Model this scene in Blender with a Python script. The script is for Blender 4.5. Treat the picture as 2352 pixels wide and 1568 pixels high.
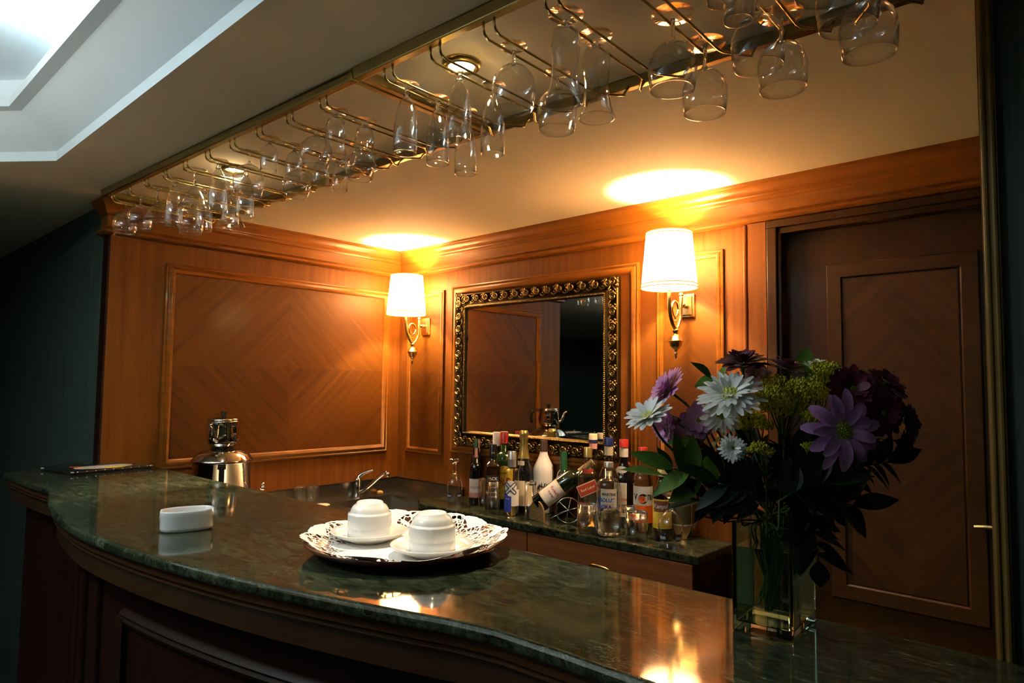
import bpy, bmesh, math, random
from mathutils import Vector, Matrix, noise
random.seed(7)
PI = math.pi
S = bpy.context.scene
for o in list(bpy.data.objects): bpy.data.objects.remove(o)
COL = S.collection

# ------------------------------------------------------------------ camera, world, exposure
F, YAW, PIT, ROL = 1548.0, -0.744029, 0.0627456, 0.01083
CAM = Vector((2.763, -2.15, 1.416))
fw = Vector((math.sin(YAW)*math.cos(PIT), math.cos(YAW)*math.cos(PIT), math.sin(PIT)))
r0 = Vector((math.cos(YAW), -math.sin(YAW), 0)); u0 = r0.cross(fw)
rt = r0*math.cos(ROL) + u0*math.sin(ROL); up = -r0*math.sin(ROL) + u0*math.cos(ROL)
cam = bpy.data.cameras.new('camera'); co = bpy.data.objects.new('camera', cam); COL.objects.link(co)
co.matrix_world = Matrix(((rt.x, up.x, -fw.x, CAM.x), (rt.y, up.y, -fw.y, CAM.y), (rt.z, up.z, -fw.z, CAM.z), (0, 0, 0, 1)))
cam.sensor_width = 36; cam.lens = 36*F/2352; cam.clip_start = 0.02
S.camera = co
w = bpy.data.worlds.new('world'); S.world = w; w.use_nodes = True
w.node_tree.nodes['Background'].inputs[0].default_value = (0.35, 0.45, 0.5, 1)
w.node_tree.nodes['Background'].inputs[1].default_value = 0.004
S.view_settings.view_transform = 'Standard'; S.view_settings.look = 'None'
S.view_settings.exposure = 1.78; S.view_settings.gamma = 1; S.view_settings.use_curve_mapping = False

def ray(x, y): return fw + rt*((x-1176)/F) - up*((y-784)/F)
def at(x, y, d): return CAM + ray(x, y)*d
def onp(x, y, ax, v):
    d = ray(x, y); return CAM + d*((v-CAM[ax])/d[ax])

def light(name, kind, loc, power, color, **k):
    l = bpy.data.lights.new(name, kind); l.energy = power; l.color = color
    for a, b in k.items(): setattr(l, a, b)
    o = bpy.data.objects.new(name, l); o.location = loc; COL.objects.link(o); return o
WARM = (1, 0.68, 0.43); SPOTC = (1, 0.82, 0.55); COOL = (0.84, 0.96, 1.0)
ZC = 2.083   # ceiling
ZB = 1.10    # bar top
ZK = 0.905   # back counter top

# ------------------------------------------------------------------ helpers
def link(name, me, m=None, parent=None, smooth=False):
    o = bpy.data.objects.new(name, me); COL.objects.link(o)
    if m is not None:
        for mm in (m if isinstance(m, (list, tuple)) else [m]): me.materials.append(mm)
    if parent is not None: o.parent = parent
    if smooth:
        for p in me.polygons: p.use_smooth = True
    return o
def tag(o, label, cat, group=None):
    o['label'] = label; o['category'] = cat
    if group: o['group'] = group
    return o
def struct(o): o['kind'] = 'structure'; return o
def empty(name, loc=(0, 0, 0), rz=0, label=None, cat=None, group=None):
    o = bpy.data.objects.new(name, None); COL.objects.link(o); o.location = loc; o.rotation_euler = (0, 0, rz)
    o.empty_display_size = 0.02
    if label: tag(o, label, cat, group)
    return o
class MB:
    def __init__(s): s.v = []; s.f = []; s.mi = []; s.cur = 0
    def add(s, vs, fs):
        n = len(s.v); s.v += [tuple(v) for v in vs]
        for f in fs: s.f.append([i+n for i in f]); s.mi.append(s.cur)
        return s
    def box(s, x0, x1, y0, y1, z0, z1):
        vs = [(x, y, z) for x in (x0, x1) for y in (y0, y1) for z in (z0, z1)]
        return s.add(vs, [(0, 1, 3, 2), (4, 6, 7, 5), (0, 4, 5, 1), (2, 3, 7, 6), (0, 2, 6, 4), (1, 5, 7, 3)])
    def obox(s, c, ax, ay, az):
        c, ax, ay, az = map(Vector, (c, ax, ay, az))
        vs = [c+ax*i+ay*j+az*k for i in (-1, 1) for j in (-1, 1) for k in (-1, 1)]
        return s.add(vs, [(0, 1, 3, 2), (4, 6, 7, 5), (0, 4, 5, 1), (2, 3, 7, 6), (0, 2, 6, 4), (1, 5, 7, 3)])
    def lathe(s, prof, n=32, c=(0, 0, 0), a0=0, a1=2*PI):
        full = abs(a1-a0-2*PI) < 1e-6; m = n if full else n+1
        vs = []; fs = []
        for r, z in prof:
            for i in range(m):
                a = a0+(a1-a0)*i/n; vs.append((c[0]+r*math.cos(a), c[1]+r*math.sin(a), c[2]+z))
        for j in range(len(prof)-1):
            for i in range(n):
                k = (i+1) % m
                fs.append((j*m+i, j*m+k, (j+1)*m+k, (j+1)*m+i))
        return s.add(vs, fs)
    def tube(s, pts, r, n=8, cap=True):
        pts = [Vector(p) for p in pts]; vs = []; fs = []
        rs = r if isinstance(r, (list, tuple)) else [r]*len(pts)
        t0 = (pts[1]-pts[0]).normalized(); nrm = t0.orthogonal().normalized()
        for i, p in enumerate(pts):
            t = (pts[min(i+1, len(pts)-1)]-pts[max(i-1, 0)]).normalized()
            nrm = (nrm - t*nrm.dot(t))
            nrm = nrm.normalized() if nrm.length > 1e-6 else t.orthogonal().normalized()
            b = t.cross(nrm)
            for k in range(n):
                a = 2*PI*k/n; vs.append(p+(nrm*math.cos(a)+b*math.sin(a))*rs[i])
        for i in range(len(pts)-1):
            for k in range(n): fs.append((i*n+k, i*n+(k+1) % n, (i+1)*n+(k+1) % n, (i+1)*n+k))
        if cap: fs.append(tuple(range(n))[::-1]); fs.append(tuple((len(pts)-1)*n+k for k in range(n)))
        return s.add(vs, fs)
    def ball(s, c, rx, ry=None, rz=None, nu=10, nv=6, rot=None):
        ry = rx if ry is None else ry; rz = rx if rz is None else rz; c = Vector(c)
        vs = []; fs = []
        for j in range(nv+1):
            t = PI*j/nv
            for i in range(nu):
                a = 2*PI*i/nu; p = Vector((rx*math.sin(t)*math.cos(a), ry*math.sin(t)*math.sin(a), rz*math.cos(t)))
                if rot: p = rot @ p
                vs.append(c+p)
        for j in range(nv):
            for i in range(nu): fs.append((j*nu+i, (j+1)*nu+i, (j+1)*nu+(i+1) % nu, j*nu+(i+1) % nu))
        return s.add(vs, fs)
    def prism(s, poly, z0, z1):
        n = len(poly); vs = [(x, y, z0) for x, y in poly]+[(x, y, z1) for x, y in poly]
        fs = [tuple(range(n))[::-1], tuple(range(n, 2*n))]+[(i, (i+1) % n, n+(i+1) % n, n+i) for i in range(n)]
        return s.add(vs, fs)
    def build(s, name, m, parent=None, smooth=False, bevel=0, seg=2, auto=None):
        me = bpy.data.meshes.new(name); me.from_pydata(s.v, [], s.f)
        bm = bmesh.new(); bm.from_mesh(me); bmesh.ops.remove_doubles(bm, verts=bm.verts, dist=1e-6)
        if len(bm.faces) < 60000: bmesh.ops.recalc_face_normals(bm, faces=bm.faces)
        if len(bm.faces) == len(s.mi):
            for f, k in zip(bm.faces, s.mi): f.material_index = k
        bm.to_mesh(me); bm.free()
        o = link(name, me, m, parent, smooth)
        if auto:
            for p in me.polygons: p.use_smooth = True
            try: me.set_sharp_from_angle(angle=math.radians(auto))
            except Exception: pass
        if bevel:
            b = o.modifiers.new('bevel', 'BEVEL'); b.width = bevel; b.segments = seg; b.limit_method = 'ANGLE'; b.angle_limit = math.radians(40)
        return o
def clone(o, parent=None, **k):
    c = o.copy(); COL.objects.link(c)
    if parent is not None: c.parent = parent
    for ch in list(o.children): clone(ch, c)
    return c
def crv(pts, n=8):
    "Catmull-Rom through points"
    P = [Vector(p) for p in pts]; P = [P[0]*2-P[1]]+P+[P[-1]*2-P[-2]]; out = []
    for i in range(1, len(P)-2):
        for k in range(n):
            t = k/n
            out.append(0.5*((2*P[i])+(P[i+1]-P[i-1])*t+(2*P[i-1]-5*P[i]+4*P[i+1]-P[i+2])*t*t+(3*P[i]-P[i-1]-3*P[i+1]+P[i+2])*t**3))
    out.append(P[-2]); return out
def sweep2d(mb, path, prof, closed=False, side=1):
    "sweep a (offset, z) profile along a plan polyline, mitred"
    n = len(path); P = [Vector((p[0], p[1])) for p in path]; rings = []
    for i in range(n):
        if closed: a, b = P[i]-P[i-1], P[(i+1) % n]-P[i]
        else:
            a = P[i]-P[i-1] if i else P[1]-P[0]; b = P[i+1]-P[i] if i < n-1 else P[-1]-P[-2]
        a.normalize(); b.normalize()
        na = Vector((-a.y, a.x))*side; nb = Vector((-b.y, b.x))*side; m = na+nb; m = m/(m.dot(na)) if m.dot(na) > 0.2 else na
        rings.append([(P[i].x+m.x*o, P[i].y+m.y*o, z) for o, z in prof])
    k = len(prof); vs = [v for r in rings for v in r]; fs = []
    for i in range(n if closed else n-1):
        j = (i+1) % n
        for q in range(k-1): fs.append((i*k+q, i*k+q+1, j*k+q+1, j*k+q))
    mb.add(vs, fs)
    if not closed: mb.add(rings[0], [tuple(range(k))]); mb.add(rings[-1], [tuple(range(k))])
    return mb
def frame(mb, plane, u0, u1, v0, v1, prof):
    "mitred moulding on a wall; plane='y' lies in XZ and stands towards -y, plane='x' lies in YZ and stands towards +x; prof=(inset,height)"
    cs = [(u0, v0, 1, 1), (u1, v0, -1, 1), (u1, v1, -1, -1), (u0, v1, 1, -1)]; k = len(prof); vs = []
    for u, v, su, sv in cs:
        for ins, h in prof:
            a, b = u+su*ins, v+sv*ins
            vs.append((a, plane[1]-h, b) if plane[0] == 'y' else (plane[1]+h, a, b))
    fs = [(i*k+q, i*k+q+1, ((i+1) % 4)*k+q+1, ((i+1) % 4)*k+q) for i in range(4) for q in range(k-1)]
    return mb.add(vs, fs)

# ------------------------------------------------------------------ materials
def newmat(name):
    m = bpy.data.materials.new(name); m.use_nodes = True; nt = m.node_tree
    return m, nt, nt.nodes['Principled BSDF']
def mat(name, col, rough=0.5, metal=0.0, emit=None, es=0, trans=0, ior=1.5, coat=0, spec=0.5, sub=0, aniso=0):
    m, nt, b = newmat(name)
    b.inputs['Base Color'].default_value = (*col, 1); b.inputs['Roughness'].default_value = rough; b.inputs['Metallic'].default_value = metal
    b.inputs['IOR'].default_value = ior; b.inputs['Transmission Weight'].default_value = trans; b.inputs['Coat Weight'].default_value = coat
    b.inputs['Specular IOR Level'].default_value = spec
    if emit: b.inputs['Emission Color'].default_value = (*emit, 1); b.inputs['Emission Strength'].default_value = es
    return m
def N(nt, t, **k):
    n = nt.nodes.new(t)
    for a, b in k.items(): setattr(n, a, b)
    return n
def math_(nt, op, a, b=None, c=None):
    n = N(nt, 'ShaderNodeMath', operation=op)
    for i, v in enumerate((a, b, c)):
        if v is None: continue
        if isinstance(v, (int, float)): n.inputs[i].default_value = v
        else: nt.links.new(v, n.inputs[i])
    return n.outputs[0]
def ramp(nt, fac, stops):
    r = N(nt, 'ShaderNodeValToRGB'); e = r.color_ramp.elements
    while len(e) < len(stops): e.new(0.5)
    for q, (p, c) in zip(e, stops): q.position = p; q.color = (*c, 1)
    nt.links.new(fac, r.inputs[0]); return r.outputs[0]
def wood(name, dark, light_, mode='v', plane='y', c=(0, 0), rough=0.5, coat=0.03):
    m, nt, b = newmat(name); L = nt.links
    tc = N(nt, 'ShaderNodeTexCoord'); sp = N(nt, 'ShaderNodeSeparateXYZ'); L.new(tc.outputs['Object'], sp.inputs[0])
    X, Y, Z = sp.outputs
    U = math_(nt, 'ADD', X, Y) if plane == 'both' else (X if plane == 'y' else Y)
    if mode == 'v': s, t = U, Z
    elif mode == 'h': s, t = Z, U
    else:
        a = math_(nt, 'ABSOLUTE', math_(nt, 'SUBTRACT', U, c[0])); d = math_(nt, 'ABSOLUTE', math_(nt, 'SUBTRACT', Z, c[1]))
        s = math_(nt, 'ADD', math_(nt, 'MULTIPLY', a, 1.0), d); t = math_(nt, 'SUBTRACT', a, d)
        # the four veneer leaves differ a little
        q = math_(nt, 'ADD', math_(nt, 'MULTIPLY', math_(nt, 'SIGN', math_(nt, 'SUBTRACT', U, c[0])), 1.0), math_(nt, 'MULTIPLY', math_(nt, 'SIGN', math_(nt, 'SUBTRACT', Z, c[1])), 2.0))
    cb = N(nt, 'ShaderNodeCombineXYZ'); L.new(math_(nt, 'MULTIPLY', s, 1.0), cb.inputs[0]); L.new(math_(nt, 'MULTIPLY', t, 0.035), cb.inputs[1])
    if mode == 'c': L.new(math_(nt, 'MULTIPLY', q, 3.7), cb.inputs[2])
    n1 = N(nt, 'ShaderNodeTexNoise'); n1.inputs['Scale'].default_value = 42; n1.inputs['Detail'].default_value = 5; L.new(cb.outputs[0], n1.inputs['Vector'])
    n2 = N(nt, 'ShaderNodeTexNoise'); n2.inputs['Scale'].default_value = 300; n2.inputs['Detail'].default_value = 3; L.new(cb.outputs[0], n2.inputs['Vector'])
    f = math_(nt, 'ADD', math_(nt, 'MULTIPLY', n1.outputs['Fac'], 0.75), math_(nt, 'MULTIPLY', n2.outputs['Fac'], 0.3))
    if mode == 'c': f = math_(nt, 'ADD', f, math_(nt, 'MULTIPLY', q, 0.028))
    col = ramp(nt, f, [(0.30, dark), (0.72, light_)])
    L.new(col, b.inputs['Base Color']); b.inputs['Roughness'].default_value = rough
    b.inputs['Specular IOR Level'].default_value = 0.22; b.inputs['Coat Weight'].default_value = coat; b.inputs['Coat Roughness'].default_value = 0.12
    bp = N(nt, 'ShaderNodeBump'); bp.inputs['Strength'].default_value = 0.04; bp.inputs['Distance'].default_value = 0.002
    L.new(n2.outputs['Fac'], bp.inputs['Height']); L.new(bp.outputs[0], b.inputs['Normal'])
    return m
WD, WL = (0.115, 0.033, 0.0025), (0.195, 0.063, 0.005)
MWV = wood('cherry_wood_vertical', WD, WL, 'v', 'both'); MWH = wood('cherry_wood_horizontal', WD, WL, 'h', 'both')
MMO = wood('cherry_wood_moulding', (0.165, 0.052, 0.004), (0.26, 0.090, 0.008), 'h', 'both', rough=0.34, coat=0.2)
MDK = wood('dark_wood', (0.012, 0.0035, 0.002), (0.028, 0.008, 0.003), 'v', 'both', rough=0.45)
MBW = wood('bar_wood', (0.040, 0.016, 0.006), (0.080, 0.033, 0.012), 'h', 'both', rough=0.25, coat=0.5)
MDO = wood('door_wood', (0.032, 0.011, 0.001), (0.056, 0.021, 0.002), 'v', 'both', rough=0.4)  # darkened evenly, part of the door's shade is put into the colour

def thin(name, tint=(0.99, 0.992, 0.988), base=0.045, power=2.8, gl=(1, 1, 1)):
    m = bpy.data.materials.new(name); m.use_nodes = True; nt = m.node_tree; nt.nodes.clear(); L = nt.links
    out = N(nt, 'ShaderNodeOutputMaterial'); mx = N(nt, 'ShaderNodeMixShader'); tr = N(nt, 'ShaderNodeBsdfTransparent'); g = N(nt, 'ShaderNodeBsdfGlossy')
    lw = N(nt, 'ShaderNodeLayerWeight'); lw.inputs[0].default_value = 0.5
    p = math_(nt, 'POWER', lw.outputs['Facing'], power); f = math_(nt, 'ADD', math_(nt, 'MULTIPLY', p, 0.9), base)
    tr.inputs[0].default_value = (*tint, 1); g.inputs[0].default_value = (*gl, 1); g.inputs['Roughness'].default_value = 0.015
    # glass seen edge-on is darker
    cr = ramp(nt, lw.outputs['Facing'], [(0.55, tint), (1.0, tuple(0.82*t for t in tint))]); L.new(cr, tr.inputs[0])
    L.new(f, mx.inputs[0]); L.new(tr.outputs[0], mx.inputs[1]); L.new(g.outputs[0], mx.inputs[2]); L.new(mx.outputs[0], out.inputs[0])
    return m
MTG = thin('thin_clear_glass'); MSG = mat('solid_clear_glass', (1, 1, 1), 0.0, trans=1, ior=1.5)
MTB = thin('bottle_clear_glass', (0.93, 0.95, 0.92), 0.05, 2.6)
MBR = mat('brass', (0.78, 0.60, 0.24), 0.25, 1.0); MBRD = mat('aged_brass', (0.42, 0.34, 0.14), 0.28, 1.0)
MGOLD = mat('lamp_gold', (0.80, 0.58, 0.24), 0.25, 1.0)
MST = mat('brushed_steel', (0.36, 0.33, 0.27), 0.27, 1.0); MCH = mat('chrome', (0.72, 0.72, 0.72), 0.05, 1.0)
MWH_ = mat('white_porcelain', (0.82, 0.82, 0.80), 0.12, coat=0.5); MBK = mat('black_plastic', (0.012, 0.01, 0.01), 0.25)
MMIR = mat('mirror_glass', (0.80, 0.82, 0.80), 0.0, 1.0)

def plaster(name, col):
    m, nt, b = newmat(name); L = nt.links
    tc = N(nt, 'ShaderNodeTexCoord'); n = N(nt, 'ShaderNodeTexNoise'); n.inputs['Scale'].default_value = 2.5; n.inputs['Detail'].default_value = 4
    L.new(tc.outputs['Object'], n.inputs['Vector'])
    L.new(ramp(nt, n.outputs['Fac'], [(0.3, tuple(0.93*c for c in col)), (0.7, col)]), b.inputs['Base Color'])
    b.inputs['Roughness'].default_value = 0.7
    n3 = N(nt, 'ShaderNodeTexNoise'); n3.inputs['Scale'].default_value = 160; L.new(tc.outputs['Object'], n3.inputs['Vector'])
    bp = N(nt, 'ShaderNodeBump'); bp.inputs['Strength'].default_value = 0.05; bp.inputs['Distance'].default_value = 0.002
    L.new(n3.outputs['Fac'], bp.inputs['Height']); L.new(bp.outputs[0], b.inputs['Normal']); return m
MCE = plaster('ceiling_plaster', (0.80, 0.71, 0.53)); MCW = plaster('white_ceiling_plaster', (0.72, 0.82, 0.86))
def wallpaper():
    m, nt, b = newmat('green_wallpaper'); L = nt.links
    tc = N(nt, 'ShaderNodeTexCoord'); mp = N(nt, 'ShaderNodeMapping'); mp.inputs['Scale'].default_value = (90, 90, 2.5); L.new(tc.outputs['Object'], mp.inputs[0])
    n = N(nt, 'ShaderNodeTexNoise'); n.inputs['Scale'].default_value = 1.0; n.inputs['Detail'].default_value = 3; L.new(mp.outputs[0], n.inputs['Vector'])
    L.new(ramp(nt, n.outputs['Fac'], [(0.3, (0.028, 0.050, 0.037)), (0.7, (0.058, 0.092, 0.070))]), b.inputs['Base Color']); b.inputs['Roughness'].default_value = 0.75
    return m
MGW = wallpaper()
def marble():
    m, nt, b = newmat('green_marble'); L = nt.links
    tc = N(nt, 'ShaderNodeTexCoord'); mp = N(nt, 'ShaderNodeMapping'); mp.inputs['Rotation'].default_value = (0, 0, 0.5); mp.inputs['Scale'].default_value = (1, 2.6, 1); L.new(tc.outputs['Object'], mp.inputs[0])
    n1 = N(nt, 'ShaderNodeTexNoise'); n1.inputs['Scale'].default_value = 15; n1.inputs['Detail'].default_value = 10; n1.inputs['Roughness'].default_value = 0.80; n1.inputs['Distortion'].default_value = 1.3; L.new(mp.outputs[0], n1.inputs['Vector'])
    c1 = ramp(nt, n1.outputs['Fac'], [(0.36, (0.004, 0.006, 0.004)), (0.46, (0.018, 0.024, 0.013)), (0.55, (0.042, 0.052, 0.030)), (0.70, (0.095, 0.110, 0.066))])
    n2 = N(nt, 'ShaderNodeTexNoise'); n2.inputs['Scale'].default_value = 3.2; n2.inputs['Detail'].default_value = 6; n2.inputs['Distortion'].default_value = 2.2; L.new(mp.outputs[0], n2.inputs['Vector'])
    v = math_(nt, 'ABSOLUTE', math_(nt, 'SUBTRACT', n2.outputs['Fac'], 0.5))
    vf = ramp(nt, v, [(0.0, (0.30, 0.30, 0.30)), (0.004, (0, 0, 0))])
    n4 = N(nt, 'ShaderNodeTexNoise'); n4.inputs['Scale'].default_value = 2.0; L.new(mp.outputs[0], n4.inputs['Vector'])
    vm = ramp(nt, n4.outputs['Fac'], [(0.5, (0, 0, 0)), (0.62, (1, 1, 1))])
    vv = N(nt, 'ShaderNodeMix', data_type='RGBA', blend_type='MULTIPLY'); vv.inputs[0].default_value = 1; L.new(vf, vv.inputs['A']); L.new(vm, vv.inputs['B'])
    n5 = N(nt, 'ShaderNodeTexNoise'); n5.inputs['Scale'].default_value = 95; n5.inputs['Detail'].default_value = 6; n5.inputs['Roughness'].default_value = 0.8; L.new(mp.outputs[0], n5.inputs['Vector'])
    sk_ = N(nt, 'ShaderNodeMix', data_type='RGBA', blend_type='MULTIPLY'); sk_.inputs[0].default_value = 1; L.new(c1, sk_.inputs['A']); L.new(ramp(nt, n5.outputs['Fac'], [(0.34, (0.4, 0.4, 0.35)), (0.5, (1, 1, 1)), (0.68, (1.7, 1.7, 1.5))]), sk_.inputs['B'])
    mx = N(nt, 'ShaderNodeMix', data_type='RGBA'); L.new(vv.outputs['Result'], mx.inputs[0]); L.new(sk_.outputs['Result'], mx.inputs['A']); mx.inputs['B'].default_value = (0.28, 0.30, 0.20, 1)
    L.new(mx.outputs['Result'], b.inputs['Base Color']); b.inputs['Roughness'].default_value = 0.07; b.inputs['IOR'].default_value = 1.48
    return m
MMA = marble()

# ------------------------------------------------------------------ room shell
def slab(name, m, *b): return struct(MB().box(*b).build(name, m))
def moved(y):   # a plan position read on the wall plane, carried to the plane y
    k = (y-CAM.y)/(-CAM.y)
    return lambda x, z: (CAM.x+(x-CAM.x)*k, CAM.z+(z-CAM.z)*k)
slab('floor', mat('dark_carpet', (0.03, 0.035, 0.03), 0.9), -3.2, 4.2, -6, 0.2, -0.05, 0)
# back wall in pieces round the door opening
DX0, DX1, DZ = 1.95, 2.62, 1.925
wb = MB().box(-0.055, DX0-0.02, 0, 0.12, 0, 2.3).box(DX1, 2.75, 0, 0.12, 0, 2.3).box(DX0-0.02, DX1, 0, 0.12, DZ+0.01, 2.3)
wb = struct(wb.build('wall_back', MWV))
BEAD = [(0, 0), (0, 0.010), (0.006, 0.013), (0.011, 0.010), (0.014, 0.013), (0.024, 0.018), (0.034, 0.013), (0.038, 0.004), (0.038, 0)]
BEADS = [(0, 0), (0, 0.009), (0.005, 0.012), (0.009, 0.009), (0.012, 0.012), (0.018, 0.014), (0.025, 0.009), (0.027, 0)]
def panel(wall, plane, u0, u1, v0, v1, prof, n):
    frame(MB(), plane, u0, u1, v0, v1, prof).build('panel_moulding', MMO, wall, auto=50)
    i = prof[-1][0]-0.002; cu, cz = (u0+u1)/2, (v0+v1)/2
    m = wood('chevron_veneer_%d' % n, (0.076, 0.0215, 0.001), (0.138, 0.044, 0.001), 'c', plane[0], (cu, cz))
    q = MB()
    if plane[0] == 'y': q.box(u0+i, u1-i, plane[1]-0.003, plane[1]+0.001, v0+i, v1-i)
    else: q.box(plane[1]-0.001, plane[1]+0.003, u0+i, u1-i, v0+i, v1-i)
    q.build('veneer_panel', m, wall)
panel(wb, ('y', 0), 0.075, 0.345, 1.075, 1.862, BEADS, 1)
panel(wb, ('y', 0), 1.503, 1.757, 1.08, 1.880, BEADS, 2)
frame(MB(), ('y', 0), 0.405, 1.428, 1.095, 1.872, [(0, 0), (0, 0.010), (0.006, 0.014), (0.013, 0.010), (0.018, 0.014), (0.028, 0.016), (0.036, 0.010), (0.040, 0)]).build('panel_moulding', MMO, wb, auto=50)
bd = MB().tube([(1.833, -0.004, 0.6), (1.833, -0.004, 1.949)], 0.007, 10).box(1.845, 1.905, -0.012, 0.001, 0, 1.949)
bd.build('pilaster_strip', MWV, wb)
# left wall: the end of a partition
wl = struct(MB().box(-0.055, 0, -1.345, 0.0, 0, 2.3).build('wall_left', MWV))
MB().box(-0.0575, 0.0005, -1.351, -1.3445, 0, 2.07).build('end_board', MDK, wl)
panel(wl, ('x', 0), -1.148, -0.072, 1.073, 1.872, BEAD, 3)
# cornice
CPR = [(0.0, 1.950), (0.014, 1.953), (0.021, 1.960), (0.021, 1.968), (0.014, 1.975), (0.009, 1.980), (0.009, 2.022), (0.013, 2.024), (0.016, 2.030), (0.017, 2.036), (0.021, 2.040),
       (0.022, 2.050), (0.027, 2.056), (0.033, 2.064), (0.035, 2.072), (0.038, 2.074), (0.038, 2.0835), (0, 2.0835)]
struct(sweep2d(MB(), [(2.60, 0), (0, 0), (0, -1.351), (-0.06, -1.351), (-0.06, -1.30)], CPR, side=1).build('trim_1', MMO, auto=35))
# door, casing, leaf
cas = MB(); A = moved(0)
cas.box(1.908, 1.940, -0.016, 0.03, 0, 1.9245).box(1.908, 2.62, -0.016, 0.03, 1.925, 1.9495)
cas.box(1.940, 1.952, -0.006, 0.06, 0, 1.93).box(1.94, 2.62, -0.006, 0.06, 1.905, 1.926)
struct(cas.build('trim_2', MDO, bevel=0.003))
YD = 0.035; M_ = moved(YD)
dr = struct(MB().box(1.945, 2.66, YD, YD+0.04, 0.0, 1.918).build('door_1', MDO))
x0, z0 = M_(2.088, 0.801); x1, z1 = M_(2.472, 1.786)
i0, j0 = M_(2.131, 0.848); i1, j1 = M_(2.424, 1.740)
dfr = MB(); fr_prof = [(0, 0), (0, 0.007), (0.002, 0.008), (i0-x0-0.004, 0.008), (i0-x0, 0.004), (i0-x0, 0.0)]
frame(dfr, ('y', YD), x0, x1, z0, z1, fr_prof).build('panel_moulding', wood('door_wood_moulding', (0.036, 0.013, 0.001), (0.064, 0.025, 0.002), 'h', 'both'), dr)
MB().box(i0, i1, YD-0.002, YD+0.001, j0, j1).build('veneer_panel', wood('door_chevron', (0.032, 0.011, 0.001), (0.080, 0.031, 0.002), 'c', 'y', ((i0+i1)/2, (j0+j1)/2+0.0)), dr)  # veneer and moulding darkened with the door, shade included in their colour
hp = MB().tube([(2.565, YD-0.002, 1.05), (2.565, YD-0.045, 1.05)], 0.008, 10).tube(crv([(2.567, YD-0.045, 1.052), (2.53, YD-0.05, 1.058), (2.48, YD-0.048, 1.060), (2.445, YD-0.046, 1.056)], 4), 0.0065, 8)
hp.lathe([(0, 0), (0.018, 0), (0.018, 0.006), (0, 0.006)], 16, (2.565, YD-0.004, 1.05))
hp.build('door_handle', MBR, dr, auto=40)
# right partition, seen end-on beside the door
struct(MB().box(2.603, 4.2, -0.80, -0.70, 0, 2.3).box(2.625, 2.70, -0.70, 0.0, 0, 2.3).build('wall_right', MGW))
tr = MB().box(2.588, 2.612, -0.812, -0.70, 0, 2.079)
tr.tube([(2.594, -0.813, 0), (2.594, -0.813, 2.08)], 0.004, 8).tube([(2.606, -0.813, 0), (2.606, -0.813, 2.08)], 0.004, 8)
struct(tr.build('trim_3', wood('column_wood', (0.16, 0.095, 0.022), (0.26, 0.16, 0.04), 'v', 'both', rough=0.4)))
# green walls of the lounge
struct(MB().box(-3.2, -0.056, -1.345, -1.25, 0, 2.3).build('wall_lounge', MGW))
struct(MB().box(-3.3, -3.2, -6, -1.25, 0, 2.6).build('wall_far', MGW))
struct(MB().box(-3.3, 4.3, -6.1, -6.0, 0, 2.6).build('wall_rear', MGW))
struct(MB().box(4.2, 4.3, -6.1, -0.7, 0, 2.6).build('wall_side', MGW))
# ceiling: low soffit with a stepped tray
TR = [(4.2, -1.608), (0.357, -1.608), (-0.04, -1.92), (-0.04, -3.4), (4.2, -3.4)]
ce = MB()
def cpoly(pts, z=ZC): ce.add([(x, y, z) for x, y in pts], [tuple(range(len(pts)))])
cpoly([(-3.2, 0.12), (4.2, 0.12), (4.2, -1.608), (0.357, -1.608), (-3.2, -1.608)]); cpoly([(-3.2, -1.608), (0.357, -1.608), (-0.04, -1.92), (-3.2, -1.92)])
cpoly([(-3.2, -1.92), (-0.04, -1.92), (-0.04, -3.4), (-3.2, -3.4)]); cpoly([(-3.2, -3.4), (4.2, -3.4), (4.2, -6), (-3.2, -6)])
struct(ce.build('ceiling', MCE))
cv = MB(); sweep2d(cv, TR[:4]+[(4.2, -3.4)], [(0, 2.083), (0, 2.113), (0.100, 2.200), (0.132, 2.200), (0.132, 2.226), (0.120, 2.226), (0.120, 2.212), (0.086, 2.212), (0.086, 2.30)], side=1)
cv.add([(-0.1, -1.55, 2.30), (4.2, -1.55, 2.30), (4.2, -3.45, 2.30), (-0.1, -3.45, 2.30)], [(0, 1, 2, 3)])
struct(cv.build('ceiling_tray', MCW))
# lamps of the tray: strip tube in the trough, panel added out of view for cool fill light
tb = MB().tube([(0.90, -1.710, 2.232), (1.75, -1.710, 2.232)], 0.009, 8)
tb = tb.build('fluorescent_tube', mat('cool_tube', (1, 1, 1), emit=COOL, es=110)); tag(tb, 'cool white strip tube hidden behind the lip of the ceiling tray', 'lamp')
cl = empty('fill_panel', (1.15, -2.55, 2.3), 0, 'unseen square cool white fill panel added in the ceiling tray behind the viewer', 'lamp')
MB().box(-0.31, 0.31, -0.13, 0.13, -0.03, 0).build('housing', mat('white_metal', (0.8, 0.8, 0.8), 0.4), cl)
MB().box(-0.29, 0.29, -0.11, 0.11, -0.034, -0.028).build('diffuser', mat('cool_diffuser', (1, 1, 1), emit=COOL, es=7.5), cl)
ul_ = empty('fill_uplighter', (0.75, -2.95, 0), 0, 'added unseen standing uplighter that brightens the ceiling, out of the picture on the left', 'lamp')  # unseen lamp added to lift the light on soffit and tray
MB().lathe([(0, 0), (0.14, 0), (0.14, 0.015), (0.02, 0.03), (0, 0.03)], 32).build('base', MBRD, ul_); MB().tube([(0, 0, 0.02), (0, 0, 1.62)], 0.011, 12).build('pole', MBRD, ul_, smooth=True)
MB().lathe([(0.02, 1.60), (0.08, 1.63), (0.15, 1.70), (0.153, 1.70), (0.08, 1.625), (0.02, 1.59)], 32).build('fill_bowl', MBRD, ul_, smooth=True)
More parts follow.
